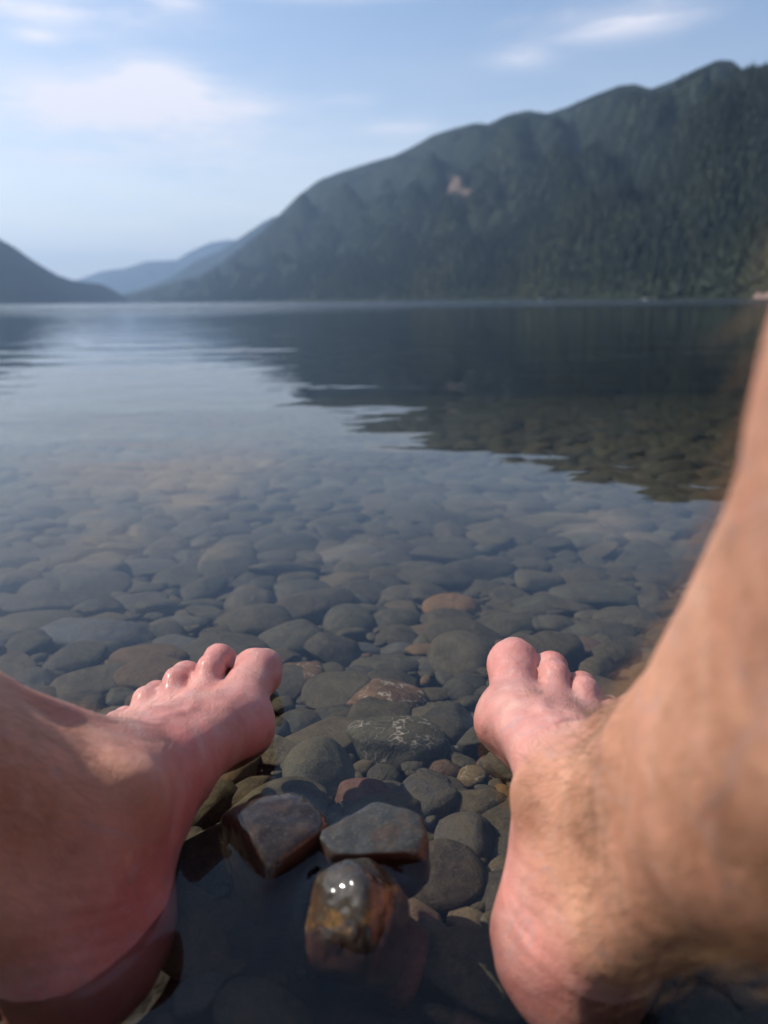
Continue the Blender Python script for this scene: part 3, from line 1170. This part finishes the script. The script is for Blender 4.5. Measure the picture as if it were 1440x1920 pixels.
    for q, i in enumerate(idxs):
        if q < 36:
            o = new_obj('cobble', protos[q], ptri, plain)
            proto_objs.append(o)
        else:
            o = proto_objs[q % 36].copy()
            C.objects.link(o)
        o.location = (F[i, 0], F[i, 1], Zc[i])
        o.scale = (A[i], Bv[i], Cv[i])
        o.rotation_euler = Euler((tx[i], ty[i], rz[i]), 'XYZ')
        set_color(o, cols[i])
        tag(o, fill_label(i), 'stone', 'cobbles on the lake bed')
    # the rest: one mesh
    p3 = [stone_shape(3, 700 + i, cuts=6, sharp=8)[0] for i in range(40)]
    p2 = [stone_shape(2, 800 + i, cuts=5, sharp=7)[0] for i in range(40)]
    t3, t2 = ico(3)[1], ico(2)[1]
    VV, FF, CC, SS = [], [], [], []
    off = 0
    for i in range(n):
        if i in solo:
            continue
        d_ = math.hypot(F[i, 0], F[i, 1])
        if (d_ < 2.2 and F[i, 1] > .05 and F[i, 2] > .012) or (d_ < 1 and F[i, 2] > .008):
            V0, T = p3[i % 40], t3
        else:
            V0, T = p2[i % 40], t2
        V = (V0 * (A[i], Bv[i], Cv[i])) @ rot_mat(rz[i], tx[i], ty[i]).T + (F[i, 0], F[i, 1], Zc[i])
        VV.append(V)
        FF.append(T + off)
        off += len(V)
        CC.append(np.tile([*cols[i], 1.0], (len(V), 1)))
    o = new_obj('cobble_bed', np.concatenate(VV), np.concatenate(FF), many)
    color_attr(o, 'stone_tint', np.concatenate(CC))
    tag(o, 'countless smaller and farther grey cobbles covering the lake bed', 'cobbles', kind='stuff')
    print('stones', n, 'verts', off)


# ------------------------------------------------------------------ person
def build_person():
    xs = axis_spacing([(-.48, -.27, .004), (-.27, -.04, .0021), (-.04, .025, .006), (.025, .235, .0021), (.235, .36, .004)])
    ys = axis_spacing([(-.58, -.24, .007), (-.24, .04, .007), (.04, .17, .004), (.17, .53, .0021)])
    zs = axis_spacing([(-.085, .125, .0021), (.125, .30, .004), (.30, .52, .007), (.52, .95, .007)])
    V, Q = surface_nets(body_sdf, xs, ys, zs)
    V = smooth_mesh(V, Q, 2, .5)
    print('body verts', len(V))
    skin = skin_material()
    o = new_obj('person', V, Q, skin)
    tag(o, 'person sitting with two bare hairy legs and both feet in the shallow water', 'person')
    nr_ = np.empty(len(V) * 3)
    o.data.vertices.foreach_get('normal', nr_)
    nr_ = nr_.reshape(-1, 3)
    disp = .00045 * vnoise(V, 190, 31) + .0007 * vnoise(V, 85, 32) + .0002 * vnoise(V, 420, 33)
    for leg in LEGS:
        L = leg.local(V)
        mine = V[:, 0] * leg.side > 0
        for i, ch in enumerate(TOES):                      # skin folds over the toe joints
            ty = ch[1][0][1]
            w = np.exp(-((L[:, 1] - ty) / (.016 if i == 0 else .009)) ** 2)
            for jx, amp in ((ch[1][0][0], 1.0), (ch[2][0][0] + .002, .8)):
                u_ = L[:, 0] - jx + .0015 * vnoise(V, 260, 40 + i)
                disp += np.where(mine & (L[:, 2] > .022), -.0005 * amp * w * np.exp(-(u_ / .006) ** 2) * (.5 + .5 * np.cos(u_ * 2 * math.pi / .0024)), 0)
        # creases where the ankle folds and behind the heel
        cr = np.abs(np.sin((L[:, 0] * .8 + L[:, 2] * .9) * 330 + 2.0 * vnoise(V, 60, 50)))
        disp += np.where(mine, -.0006 * (1 - cr) ** 3 * np.exp(-(((L - np.array((.020, .02, .055))) / np.array((.03, .05, .028))) ** 2).sum(1)), 0)
        disp += np.where(mine, -.0006 * (1 - cr) ** 3 * np.exp(-(((L - np.array((.100, .0, .088))) / np.array((.02, .05, .022))) ** 2).sum(1)), 0)
    V = V + nr_ * (disp * (V[:, 1] > .05))[:, None]
    o.data.vertices.foreach_set('co', V.astype(np.float32).ravel())
    o.data.update()
    red = np.zeros(len(V))
    tan = np.zeros(len(V))
    pale = np.zeros(len(V))
    nail = np.zeros(len(V))

    def bump(L, c, r):
        return np.exp(-(((L - np.array(c)) / np.array(r)) ** 2).sum(1))
    for leg in LEGS:
        mine = (V[:, 0] * leg.side > 0) & (V[:, 1] > .0)
        L = leg.local(V)
        rr = np.clip((L[:, 0] - .19) / .05, 0, 1) * .55
        rr += .8 * bump(L, (.02, .02, .02), (.04, .03, .03)) + .6 * bump(L, (.17, .05, .02), (.05, .02, .02))
        rr += .35 * bump(L, (.09, .03, .03), (.05, .03, .03))
        if leg.side < 0:
            rr += .75 * bump(L, (.10, .03, .05), (.055, .035, .035)) + .7 * bump(L, (.03, .03, .06), (.03, .03, .03))
        else:
            rr *= .8
        A, K = leg.ankle, leg.knee
        ax = (K - A) / np.linalg.norm(K - A)
        s = (V - A) @ ax
        tt = np.clip((s + .01) / .07, 0, 1)
        tt = np.maximum(tt, np.clip((.12 - L[:, 0]) / .06, 0, 1) * np.clip((L[:, 2] - .05) / .03, 0, 1))
        pp = np.clip((.014 - L[:, 2]) / .012, 0, 1) * .8
        tip = bump(L, (.259, .041, .030 + leg.lift[0]), (.006, .008, .006))
        red = np.where(mine, rr, red)
        tan = np.where(mine, tt, tan)
        pale = np.where(mine, pp, pale)
        nail = np.where(mine, np.clip(tip * 2, 0, 1), nail)
    tan = np.where(V[:, 1] <= 0, 1, tan)
    float_attr(o, 'red', np.clip(red, 0, 1))
    float_attr(o, 'tan', np.clip(tan, 0, 1))
    float_attr(o, 'pale', np.clip(pale, 0, 1))
    float_attr(o, 'nail', nail)
    # shorts, behind the camera
    def shorts(P):
        d = body_sdf(P) - .009
        for leg in LEGS:
            K, H = leg.knee, leg.hip
            ax = (K - H) / np.linalg.norm(K - H)
            lim = (P - (H + ax * .24)) @ ax
            d = np.where(P[:, 0] * leg.side > 0, np.maximum(d, lim), d)
        return np.maximum(np.maximum(d, P[:, 2] - .20), -(body_sdf(P) - .003))

    def shirt(P):
        d = body_sdf(P) - .010
        d = np.maximum(np.maximum(d, .185 - P[:, 2]), P[:, 2] - .64 + .5 * np.abs(P[:, 1] + .36))
        d = np.maximum(d, (np.abs(P[:, 0]) - .19) * .7 + (.42 - P[:, 2]) * .7)
        return np.maximum(d, -(body_sdf(P) - .003))
    g = .007
    V2, Q2 = surface_nets(shorts, np.arange(-.36, .33, g), np.arange(-.52, .0, g), np.arange(-.05, .34, g))
    mm = Mat('shorts_cloth')
    nn = mm.noise(mm.coord('Object', scale=(1, 1, 1)), 900, 2, .5)
    mm.principled(Base_Color=(.03, .04, .07), Roughness=.9, Normal=mm.bump(nn, .4, .001))
    new_obj('shorts', smooth_mesh(V2, Q2, 1), Q2, mm.m, o)
    V3, Q3 = surface_nets(shirt, np.arange(-.36, .361, g), np.arange(-.58, -.12, g), np.arange(.16, .72, g))
    new_obj('shirt', smooth_mesh(V3, Q3, 1), Q3, mm.m, o)
    # body hair: thin curved strands
    me = o.data
    nrm = np.empty(len(V) * 3)
    me.vertices.foreach_get('normal', nrm)
    nrm = nrm.reshape(-1, 3)
    r = np.random.default_rng(8)
    HV, HF = [], []
    off = 0
    for leg in LEGS:
        L = leg.local(V)
        A, K = leg.ankle, leg.knee
        ax = (K - A) / np.linalg.norm(K - A)
        s = (V - A) @ ax
        mine = (V[:, 0] * leg.side > 0) & (V[:, 1] > .02)
        shin = mine & (s > .005) & (s < .36)
        dors = mine & (L[:, 0] > .09) & (L[:, 0] < .185) & (L[:, 2] > .036) & (s < .02) & (L[:, 1] < .035)
        toe = mine & (L[:, 0] > .195) & (L[:, 0] < .222) & (L[:, 2] > .040)
        for mask, cnt, ln, down in ((shin, 6500, .017, -ax), (dors, 520, .0095, leg.R[0]), (toe, 60, .006, leg.R[0])):
            ids = np.flatnonzero(mask)
            if len(ids) == 0:
                continue
            w = np.clip(vnoise(V[ids], 60, 3) + .9, .1, 2) * np.clip(.08 + s[ids] / .16, .06, 1)
            ids = r.choice(ids, cnt, p=w / w.sum())
            P = V[ids] + r.normal(0, .0008, (cnt, 3))
            N = nrm[ids]
            tdir = down - N * (N @ down)[:, None]
            tdir /= np.linalg.norm(tdir, axis=1)[:, None] + 1e-9
            side = np.cross(N, tdir)
            Ls = ln * r.uniform(.5, 1.25, cnt)
            lean = r.normal(0, .45, cnt)
            up = r.uniform(.25, 1.4, cnt)
            d0 = tdir + side * lean[:, None] + N * up[:, None]
            d0 /= np.linalg.norm(d0, axis=1)[:, None]
            curl = r.normal(0, .35, cnt)
            d1 = tdir * 1.0 + side * (lean + curl)[:, None] + N * (up * .15)[:, None]
            d1 /= np.linalg.norm(d1, axis=1)[:, None]
            pts = [P - N * .0006, P + d0 * (Ls * .35)[:, None], P + d0 * (Ls * .35)[:, None] + (d0 + d1) * .5 * (Ls * .35)[:, None]]
            pts.append(pts[2] + d1 * (Ls * .35)[:, None])
            e1 = side
            e2 = np.cross(tdir, side)
            rads = [.000065, .00006, .000045, .000012]
            rings = []
            for p, ra in zip(pts, rads):
                for a in (0, 2.094, 4.189):
                    rings.append(p + (e1 * math.cos(a) + e2 * math.sin(a)) * ra)
            R3 = np.stack(rings, 1)                       # cnt,12,3
            HV.append(R3.reshape(-1, 3))
            f = []
            for k in range(3):
                for a in range(3):
                    b = (a + 1) % 3
                    f.append([k * 3 + a, k * 3 + b, k * 3 + 3 + b, k * 3 + 3 + a])
            f = np.array(f)[None] + (np.arange(cnt) * 12)[:, None, None] + off
            HF.append(f.reshape(-1, 4))
            off += cnt * 12
    hm = Mat('body_hair')
    hm.principled(Base_Color=(.19, .105, .05), Roughness=.35)
    new_obj('leg_hair', np.concatenate(HV), np.concatenate(HF), hm.m, o)


# ------------------------------------------------------------------ mountains
def pix_az_el(px, py):
    d = ray(px, py)
    return math.atan2(d[0], d[1]), math.atan2(d[2], math.hypot(d[0], d[1]))


def ridge_interp(pts):
    a = np.array([pix_az_el(x, y) for x, y in pts])
    return a[:, 0], a[:, 1]


def build_mountain(name, label, ridge, shore, back, mat, noise_amp, nth=420, nr=130, seed=0, left_ext=None, right_ext=None, scree=(), slope_pow=.9):
    """ridge: (pixel x, pixel y, distance); shore: (pixel x, distance). The crest and the shoreline become real positions in metres."""
    ra = np.array([pix_az_el(x, y) for x, y, _ in ridge])
    rd = np.array([r[2] for r in ridge])
    az_list, el_list, d_list = list(ra[:, 0]), list(ra[:, 1]), list(rd)
    if left_ext:
        for a, e, d in left_ext:
            az_list.insert(0, math.radians(a)), el_list.insert(0, math.radians(e)), d_list.insert(0, d)
    if right_ext:
        for a, e, d in right_ext:
            az_list.append(math.radians(a)), el_list.append(math.radians(e)), d_list.append(d)
    az_list, el_list, d_list = map(np.array, (az_list, el_list, d_list))
    sa = np.array([pix_az_el(x, 560)[0] if x is not None else 0 for x, _ in shore])
    sd = np.array([d for _, d in shore])
    th = np.linspace(az_list[0], az_list[-1], nth)
    E = np.interp(th, az_list, el_list)
    D = np.interp(th, az_list, d_list)
    S = np.interp(th, sa, sd)
    Hh = np.tan(E) * D + CAM_H
    u = np.concatenate([np.linspace(0, 1, nr), 1 + np.linspace(.03, 1, 24)])
    T, U = np.meshgrid(th, u, indexing='ij')
    Dd, Sd, H2 = D[:, None], S[:, None], Hh[:, None]
    rad = np.where(U <= 1, Sd + (Dd - Sd) * U, Dd + (U - 1) * back)
    prof = np.where(U <= 1, np.clip(U, 0, 1) ** slope_pow, 1 - .9 * (U - 1) ** 1.0)
    X = rad * np.sin(T)
    Y = rad * np.cos(T)
    P = np.stack([X, Y, np.zeros_like(X)], -1)
    # spurs and gullies running down the slope
    q = P / 1000.0
    warp = vnoise(q, 3.0, seed + 5) * .9
    along = (T * Dd.mean() / 1000 * 1.0 + U * 1.1)           # slanted spurs
    spur = np.abs(np.sin(along * 5.1 + warp)) * .6 + np.abs(np.sin(along * 11.3 + warp * 2.2 + 1)) * .3
    spur = (spur - .55) + .35 * vnoise(q, 14, seed) + .18 * vnoise(q, 34, seed + 1) + .08 * vnoise(q, 90, seed + 2)
    env = np.where(U <= 1, np.sin(np.clip(U, 0, 1) * math.pi) ** .8, .5 * np.clip(U - 1, 0, 1))
    Z = H2 * prof + noise_amp * spur * env
    Z = np.where(U <= 1, np.minimum(Z, (H2 * (.985 - (1 - U) * .02) + (rad / Dd - 1) * H2)), Z)
    Z = np.where(U == 1, H2, Z)
    Z[:, 0] = -30
    Z[:, 1] = np.maximum(Z[:, 1], 1.5)
    V = np.stack([X, Y, Z], -1).reshape(-1, 3)
    i = np.arange(V.shape[0]).reshape(nth, len(u))
    Q = np.stack([i[:-1, :-1], i[1:, :-1], i[1:, 1:], i[:-1, 1:]], -1).reshape(-1, 4)[:, ::-1]
    o = new_obj(name, V, Q, mat)
    sc = np.zeros(V.shape[0])
    az = T.ravel()
    el = np.arctan2(V[:, 2], np.hypot(V[:, 0], V[:, 1]))
    for px, py, wa, we in scree:
        a0, e0 = pix_az_el(px, py)
        nz = vnoise(V / 1000, 60, 3) * .45 + vnoise(V / 1000, 25, 9) * .35
        rr = ((az - a0) / math.radians(wa)) ** 2 + ((el - e0) / math.radians(we)) ** 2
        sc = np.maximum(sc, np.clip((1.0 + nz - rr) * 1.5, 0, 1) * .8)
    float_attr(o, 'scree', sc)
    tag(o, label, 'mountain', kind='structure')
    return o, V.reshape(nth, len(u), 3), th, u


def conifer_mesh(seed, col):
    """low spruce: trunk and ragged whorls of drooping boughs, about one unit tall"""
    r = random.Random(seed)
    V, F = [], []
    def cone(z0, z1, r0, n, droop):
        b = len(V)
        V.append((0, 0, z1))
        ph = r.random() * 6
        for k in range(n * 2):
            a = ph + k * math.pi / n
            rr = r0 * (r.uniform(.75, 1.2) if k % 2 == 0 else r.uniform(.42, .6))
            V.append((rr * math.cos(a), rr * math.sin(a), z0 + (0 if k % 2 else -droop) + r.uniform(-.01, .01)))
        for k in range(n * 2):
            F.append((b, b + 1 + k, b + 1 + (k + 1) % (n * 2)))
    b = len(V)
    for k in range(4):
        a = k * math.pi / 2
        V.append((.016 * math.cos(a), .016 * math.sin(a), -.05))
    V.append((0, 0, .6))
    for k in range(4):
        F.append((b + k, b + (k + 1) % 4, b + 4))
    levels = r.choice((6, 7, 8))
    for i in range(levels):
        t = i / levels
        z0 = .10 + .80 * t
        cone(z0, min(1.0, z0 + .28 - .1 * t), (.17 * (1 - t) ** .85 + .015) * r.uniform(.8, 1.15), r.choice((4, 5)), .03)
    return V, F


def build_forest(grids, near_pts):
    fm = Mat('conifer_foliage')
    inf = fm.n('ShaderNodeObjectInfo')
    rnd = inf.outputs['Random']
    at_ = fm.n('ShaderNodeAttribute', attribute_name='tree_tone', attribute_type='INSTANCER')
    c = fm.ramp(fm.math('MULTIPLY_ADD', rnd, .38, fm.math('MULTIPLY', at_.outputs['Fac'], .72), clamp=True), [(0, (.014, .022, .021)), (.35, (.022, .033, .027)), (.62, (.034, .046, .030)), (.85, (.060, .070, .034)), (1, (.095, .085, .045))])
    fm.principled(Base_Color=c, Roughness=.85, Specular_IOR_Level=.15)
    protos = []
    coll = bpy.data.collections.new('conifers')
    for i in range(4):
        V, F = conifer_mesh(i, None)
        me = bpy.data.meshes.new('conifer')
        me.from_pydata(V, [], F)
        me.materials.append(fm.m)
        po = bpy.data.objects.new('conifer', me)
        coll.objects.link(po)
    o = new_obj('forest', near_pts[:, :3], [], fm.m)
    float_attr(o, 'tree_size', near_pts[:, 3])
    float_attr(o, 'tree_tone', near_pts[:, 4])
    ng = bpy.data.node_groups.new('forest_scatter', 'GeometryNodeTree')
    ng.interface.new_socket('Geometry', in_out='INPUT', socket_type='NodeSocketGeometry')
    ng.interface.new_socket('Geometry', in_out='OUTPUT', socket_type='NodeSocketGeometry')
    gi, go = ng.nodes.new('NodeGroupInput'), ng.nodes.new('NodeGroupOutput')
    iop = ng.nodes.new('GeometryNodeInstanceOnPoints')
    ci = ng.nodes.new('GeometryNodeCollectionInfo')
    ci.inputs['Collection'].default_value = coll
    ci.inputs['Separate Children'].default_value = True
    ci.inputs['Reset Children'].default_value = True
    na = ng.nodes.new('GeometryNodeInputNamedAttribute')
    na.data_type = 'FLOAT'
    na.inputs['Name'].default_value = 'tree_size'
    rv = ng.nodes.new('FunctionNodeRandomValue')
    rv.data_type = 'FLOAT_VECTOR'
    rv.inputs[0].default_value = (-.04, -.04, 0)
    rv.inputs[1].default_value = (.04, .04, 6.28)
    ng.links.new(gi.outputs[0], iop.inputs['Points'])
    ng.links.new(ci.outputs[0], iop.inputs['Instance'])
    iop.inputs['Pick Instance'].default_value = True
    cx = ng.nodes.new('ShaderNodeCombineXYZ')
    for k in range(3):
        ng.links.new(na.outputs['Attribute'], cx.inputs[k])
    ng.links.new(cx.outputs[0], iop.inputs['Scale'])
    ng.links.new(rv.outputs[0], iop.inputs['Rotation'])
    ng.links.new(iop.outputs[0], go.inputs[0])
    md = o.modifiers.new('scatter', 'NODES')
    md.node_group = ng
    tag(o, 'dense dark conifer forest covering the slopes of the mountain', 'forest', kind='stuff')
    return o


def build_land():
    dark, light, rock = (.020, .032, .024), (.036, .050, .030), (.20, .145, .115)
    mm = mountain_material('forested_slope', dark, light, rock)
    mf = mountain_material('far_forested_slope', (.022, .034, .030), (.035, .048, .036), rock)
    ridge = [(205, 562, 6800), (262, 548, 6400), (330, 528, 6000), (385, 513, 5600), (440, 476, 5200), (510, 417, 4800), (560, 366, 4500), (600, 337, 4300), (640, 322, 4150),
             (700, 303, 3950), (740, 292, 3800), (780, 272, 3650), (810, 254, 3550), (850, 241, 3450), (890, 231, 3350), (915, 233, 3250), (950, 216, 3150), (990, 207, 3050),
             (1025, 213, 2980), (1060, 202, 2900), (1110, 180, 2780), (1160, 161, 2650), (1190, 158, 2580), (1220, 167, 2500), (1265, 150, 2430), (1310, 128, 2350),
             (1345, 113, 2300), (1372, 114, 2270), (1395, 132, 2230), (1440, 122, 2150)]
    shore = [(150, 6600), (205, 6200), (330, 4900), (450, 3700), (600, 2700), (760, 2000), (900, 1550), (1050, 1200), (1200, 930), (1320, 780), (1440, 660), (1700, 600)]
    m1, G1, th1, u1 = build_mountain('mountain', 'steep forested mountain rising from the far right shore of the lake', ridge, shore, 1500, mm, 165, nth=640, nr=170, seed=1,
                                     right_ext=[(34, 17.5, 2050), (45, 18, 1900), (65, 15, 1900), (90, 10, 2000)],
                                     scree=[(850, 345, .55, .55), (872, 360, .8, .3), (1378, 232, .5, .35), (1262, 465, .2, .5)])
    mid = [(215, 556, 8600), (270, 540, 8400), (320, 520, 8200), (370, 488, 8000), (410, 472, 7900), (450, 446, 7800), (490, 419, 7700), (512, 407, 7600), (540, 402, 7500), (620, 410, 7400)]
    build_mountain('mountain', 'hazy blue mountain shoulder just behind the foot of the steep forested mountain', mid, [(150, 7900), (720, 6600)], 1500, mf, 60, nth=160, nr=50, seed=4)
    far = [(100, 540, 14500), (150, 523, 14000), (190, 509, 13800), (235, 503, 13600), (275, 490, 13400), (300, 489, 13300), (330, 488, 13200), (360, 470, 13000), (395, 455, 12800), (425, 450, 12700), (480, 452, 12500), (560, 460, 12300)]
    build_mountain('mountain', 'palest and farthest blue ridge at the end of the lake', far, [(60, 12600), (600, 11000)], 2000, mf, 90, nth=160, nr=40, seed=6)
    left = [(0, 449, 4300), (25, 462, 4400), (55, 484, 4500), (80, 500, 4650), (110, 517, 4800), (140, 527, 4950), (165, 530, 5100), (190, 533, 5300), (215, 545, 5500), (240, 560, 5800)]
    build_mountain('mountain', 'blue forested mountainside sloping down from the left edge to the lake', left, [(-600, 3000), (0, 3900), (240, 5300)], 1500, mf, 60, nth=300, nr=70, seed=8,
                   left_ext=[(-34, 7, 4100), (-45, 11, 3800), (-60, 12, 3500), (-80, 9, 3400)])
    # beach on the right shore
    a0, _ = pix_az_el(1412, 552)
    a1, _ = pix_az_el(1640, 552)
    bmv, bmf = [], []
    n = 24
    for i in range(n + 1):
        a = a0 + (a1 - a0) * i / n
        for j, (dr, z) in enumerate(((-34, -1.0), (-16, .8), (0, 2.4 + .7 * math.sin(i * 1.3)), (14, 4.6 + 1.2 * math.sin(i * 2.1)), (30, 3))):
            R = 640 - 1.0 * i + dr + 5 * math.sin(i * .9)
            if i == 0:
                z *= .2
            bmv.append((R * math.sin(a), R * math.cos(a), z))
    for i in range(n):
        for j in range(4):
            b = i * 5 + j
            bmf.append((b, b + 5, b + 6, b + 1))
    bm_ = Mat('beach_rubble')
    bm_.principled(Base_Color=bm_.ramp(bm_.noise(bm_.coord('Object'), .5, 5, .7), [(.3, (.16, .10, .08)), (.7, (.34, .24, .20))]), Roughness=.9)
    bo = new_obj('beach', bmv, bmf, bm_.m, smooth=False)
    tag(bo, 'pinkish rocky beach at the water line on the far right shore', 'beach', kind='structure')
    if 'forest' in PARTS:
        # tree positions: on the near mountain, denser where it is near
        r = np.random.default_rng(21)
        cnt = 120000
        nth, nu, _ = G1.shape
        nr = 170
        ti = r.random(cnt * 3) * (nth - 1.01)
        ui = 1 + r.random(cnt * 3) ** 1.25 * (nr - 2.01)
        i0, j0 = ti.astype(int), ui.astype(int)
        ft, fu = (ti - i0)[:, None], (ui - j0)[:, None]
        P = G1[i0, j0] * (1 - ft) * (1 - fu) + G1[i0 + 1, j0] * ft * (1 - fu) + G1[i0, j0 + 1] * (1 - ft) * fu + G1[i0 + 1, j0 + 1] * ft * fu
        dist = np.hypot(P[:, 0], P[:, 1])
        keep = (r.random(len(P)) < np.clip(1.0 - (dist - 1200) / 6000, .25, 1)) & (dist < 5200)
        P = P[keep][:cnt]
        az = np.arctan2(P[:, 0], P[:, 1])
        el = np.arctan2(P[:, 2], np.hypot(P[:, 0], P[:, 1]))
        for px, py, wa, we in ((852, 346, .5, .5), (872, 360, .8, .25)):
            a0_, e0_ = pix_az_el(px, py)
            mk = ((az - a0_) / math.radians(wa)) ** 2 + ((el - e0_) / math.radians(we)) ** 2 > 1
            P, az, el = P[mk], az[mk], el[mk]
        dist = np.hypot(P[:, 0], P[:, 1])
        size = r.uniform(17, 31, len(P)) * np.clip(.8 + dist / 5000, .8, 1.25) * np.clip(1.05 - P[:, 2] / 1800, .6, 1)
        # shoreline belt
        ns = 2600
        ts = r.random(ns) ** .8 * (nth - 1.01)
        i0 = ts.astype(int)
        S = G1[i0, 1] * (1 - (ts - i0))[:, None] + G1[i0 + 1, 1] * (ts - i0)[:, None]
        S = S * (1 + r.uniform(0, .02, ns))[:, None]
        S[:, 2] = r.uniform(.5, 5, ns)
        V = np.concatenate([np.column_stack([P, size]), np.column_stack([S, r.uniform(12, 30, ns)])])
        q = V[:, :3] / 1000
        tone = .42 + .22 * vnoise(q, 9, 61) + .16 * vnoise(q, 30, 62)
        tone += .30 * np.clip(1 - V[:, 2] / 160, 0, 1) * np.clip(1.6 - np.hypot(V[:, 0], V[:, 1]) / 1000, 0, 1)
        V = np.column_stack([V, np.clip(tone, 0, 1)])
        V[:, 3] *= np.exp(r.normal(0, .2, len(V))) * np.clip(1.0 - V[:, 2] / 750, .38, 1)
        keep2 = vnoise(q, 40, 63) + r.random(len(V)) * 1.6 > -.15            # gaps between stands
        V = V[keep2]
        build_forest(None, V)


def build_boats():
    hull = Mat('boat_hull')
    hull.principled(Base_Color=(.45, .46, .48), Roughness=.4)
    glass = Mat('boat_glass')
    glass.principled(Base_Color=(.03, .04, .05), Roughness=.1)
    def hull_mesh(Lh, W, H):
        V, F = [], []
        n = 14
        prof = [(0, -.25), (.75, -.05), (1.0, 1.0)]
        for i in range(n + 1):
            t = i / n
            w = W / 2 * (1 - max(0, (t - .45) / .55) ** 2.2) * (1 if t < 1 else 0.02)
            sh = 1 + .35 * t ** 3
            for s in (-1, 1):
                for (a, b) in prof:
                    V.append((s * a * w + (s * .002), (t - .5) * Lh, b * H * sh))
        m_ = 6
        for i in range(n):
            for s in (0, 3):
                for k in range(2):
                    a = i * m_ + s + k
                    F.append((a, a + 1, a + 1 + m_, a + m_))
            F.append((i * m_ + 2, i * m_ + 5, (i + 1) * m_ + 5, (i + 1) * m_ + 2))
        F.append((0, 1, 2, 5, 4, 3))
        return V, F
    def box(cx, cy_, cz, sx, sy, sz):
        V = [(cx + a * sx / 2, cy_ + b * sy / 2, cz + c * sz / 2) for a in (-1, 1) for b in (-1, 1) for c in (-1, 1)]
        F = [(0, 1, 3, 2), (4, 6, 7, 5), (0, 4, 5, 1), (2, 3, 7, 6), (0, 2, 6, 4), (1, 5, 7, 3)]
        return V, F
    # motorboat
    a, _ = pix_az_el(1021, 557)
    e = bpy.data.objects.new('motorboat', None)
    C.objects.link(e)
    e.location = (430 * math.sin(a), 430 * math.cos(a), .1)
    e.rotation_euler = (0, 0, math.radians(80))
    tag(e, 'tiny white boat far out on the lake, left of the other speck', 'boat', 'small craft far out on the lake')
    new_obj('hull', *hull_mesh(5.6, 2.1, .75), hull.m, e, smooth=False)
    V, F = box(0, -.2, 1.15, 1.3, 1.5, .75)
    V = [(x * (.8 if z > 1.2 else 1), y * (.8 if z > 1.2 else 1), z) for x, y, z in V]
    new_obj('windshield', V, F, glass.m, e, smooth=False)
    new_obj('outboard_motor', *box(0, -2.95, .55, .4, .4, .8), glass.m, e, smooth=False)
    # smaller boat
    a, _ = pix_az_el(1210, 554)
    e2 = bpy.data.objects.new('rowing_boat', None)
    C.objects.link(e2)
    e2.location = (420 * math.sin(a), 420 * math.cos(a), .08)
    e2.rotation_euler = (0, 0, math.radians(35))
    tag(e2, 'tiny pale boat near the far right shore, right of the other boat', 'boat', 'small craft far out on the lake')
    new_obj('hull', *hull_mesh(3.4, 1.3, .5), hull.m, e2, smooth=False)
    new_obj('bench', *box(0, 0, .52, 1.05, .25, .05), hull.m, e2, smooth=False)


def build_haze():
    bm = bmesh.new()
    bmesh.ops.create_cube(bm, size=1)
    me = bpy.data.meshes.new('haze')
    bm.to_mesh(me)
    bm.free()
    o = bpy.data.objects.new('haze', me)
    C.objects.link(o)
    x0, x1, y0, y1, z0, z1 = -12500, 12500, -4500, 17500, -160, 1000
    o.location = ((x0 + x1) / 2, (y0 + y1) / 2, (z0 + z1) / 2)
    o.scale = (x1 - x0, y1 - y0, z1 - z0)
    m = Mat('haze_air')
    pv = m.n('ShaderNodeVolumePrincipled')
    pv.inputs['Color'].default_value = (.46, .68, 1.0, 1)
    pv.inputs['Density'].default_value = 0.9e-4
    pv.inputs['Anisotropy'].default_value = .3
    m.l(pv.outputs[0], m.out.inputs['Volume'])
    me.materials.append(m.m)
    tag(o, 'thin blue summer haze filling the air over the lake', 'haze', kind='stuff')


if 'land' in PARTS:
    build_land()
if 'stones' in PARTS:
    build_stones()
build_water()
if 'person' in PARTS:
    build_person()
if 'land' in PARTS:
    build_boats()
if 'haze' in PARTS:
    build_haze()
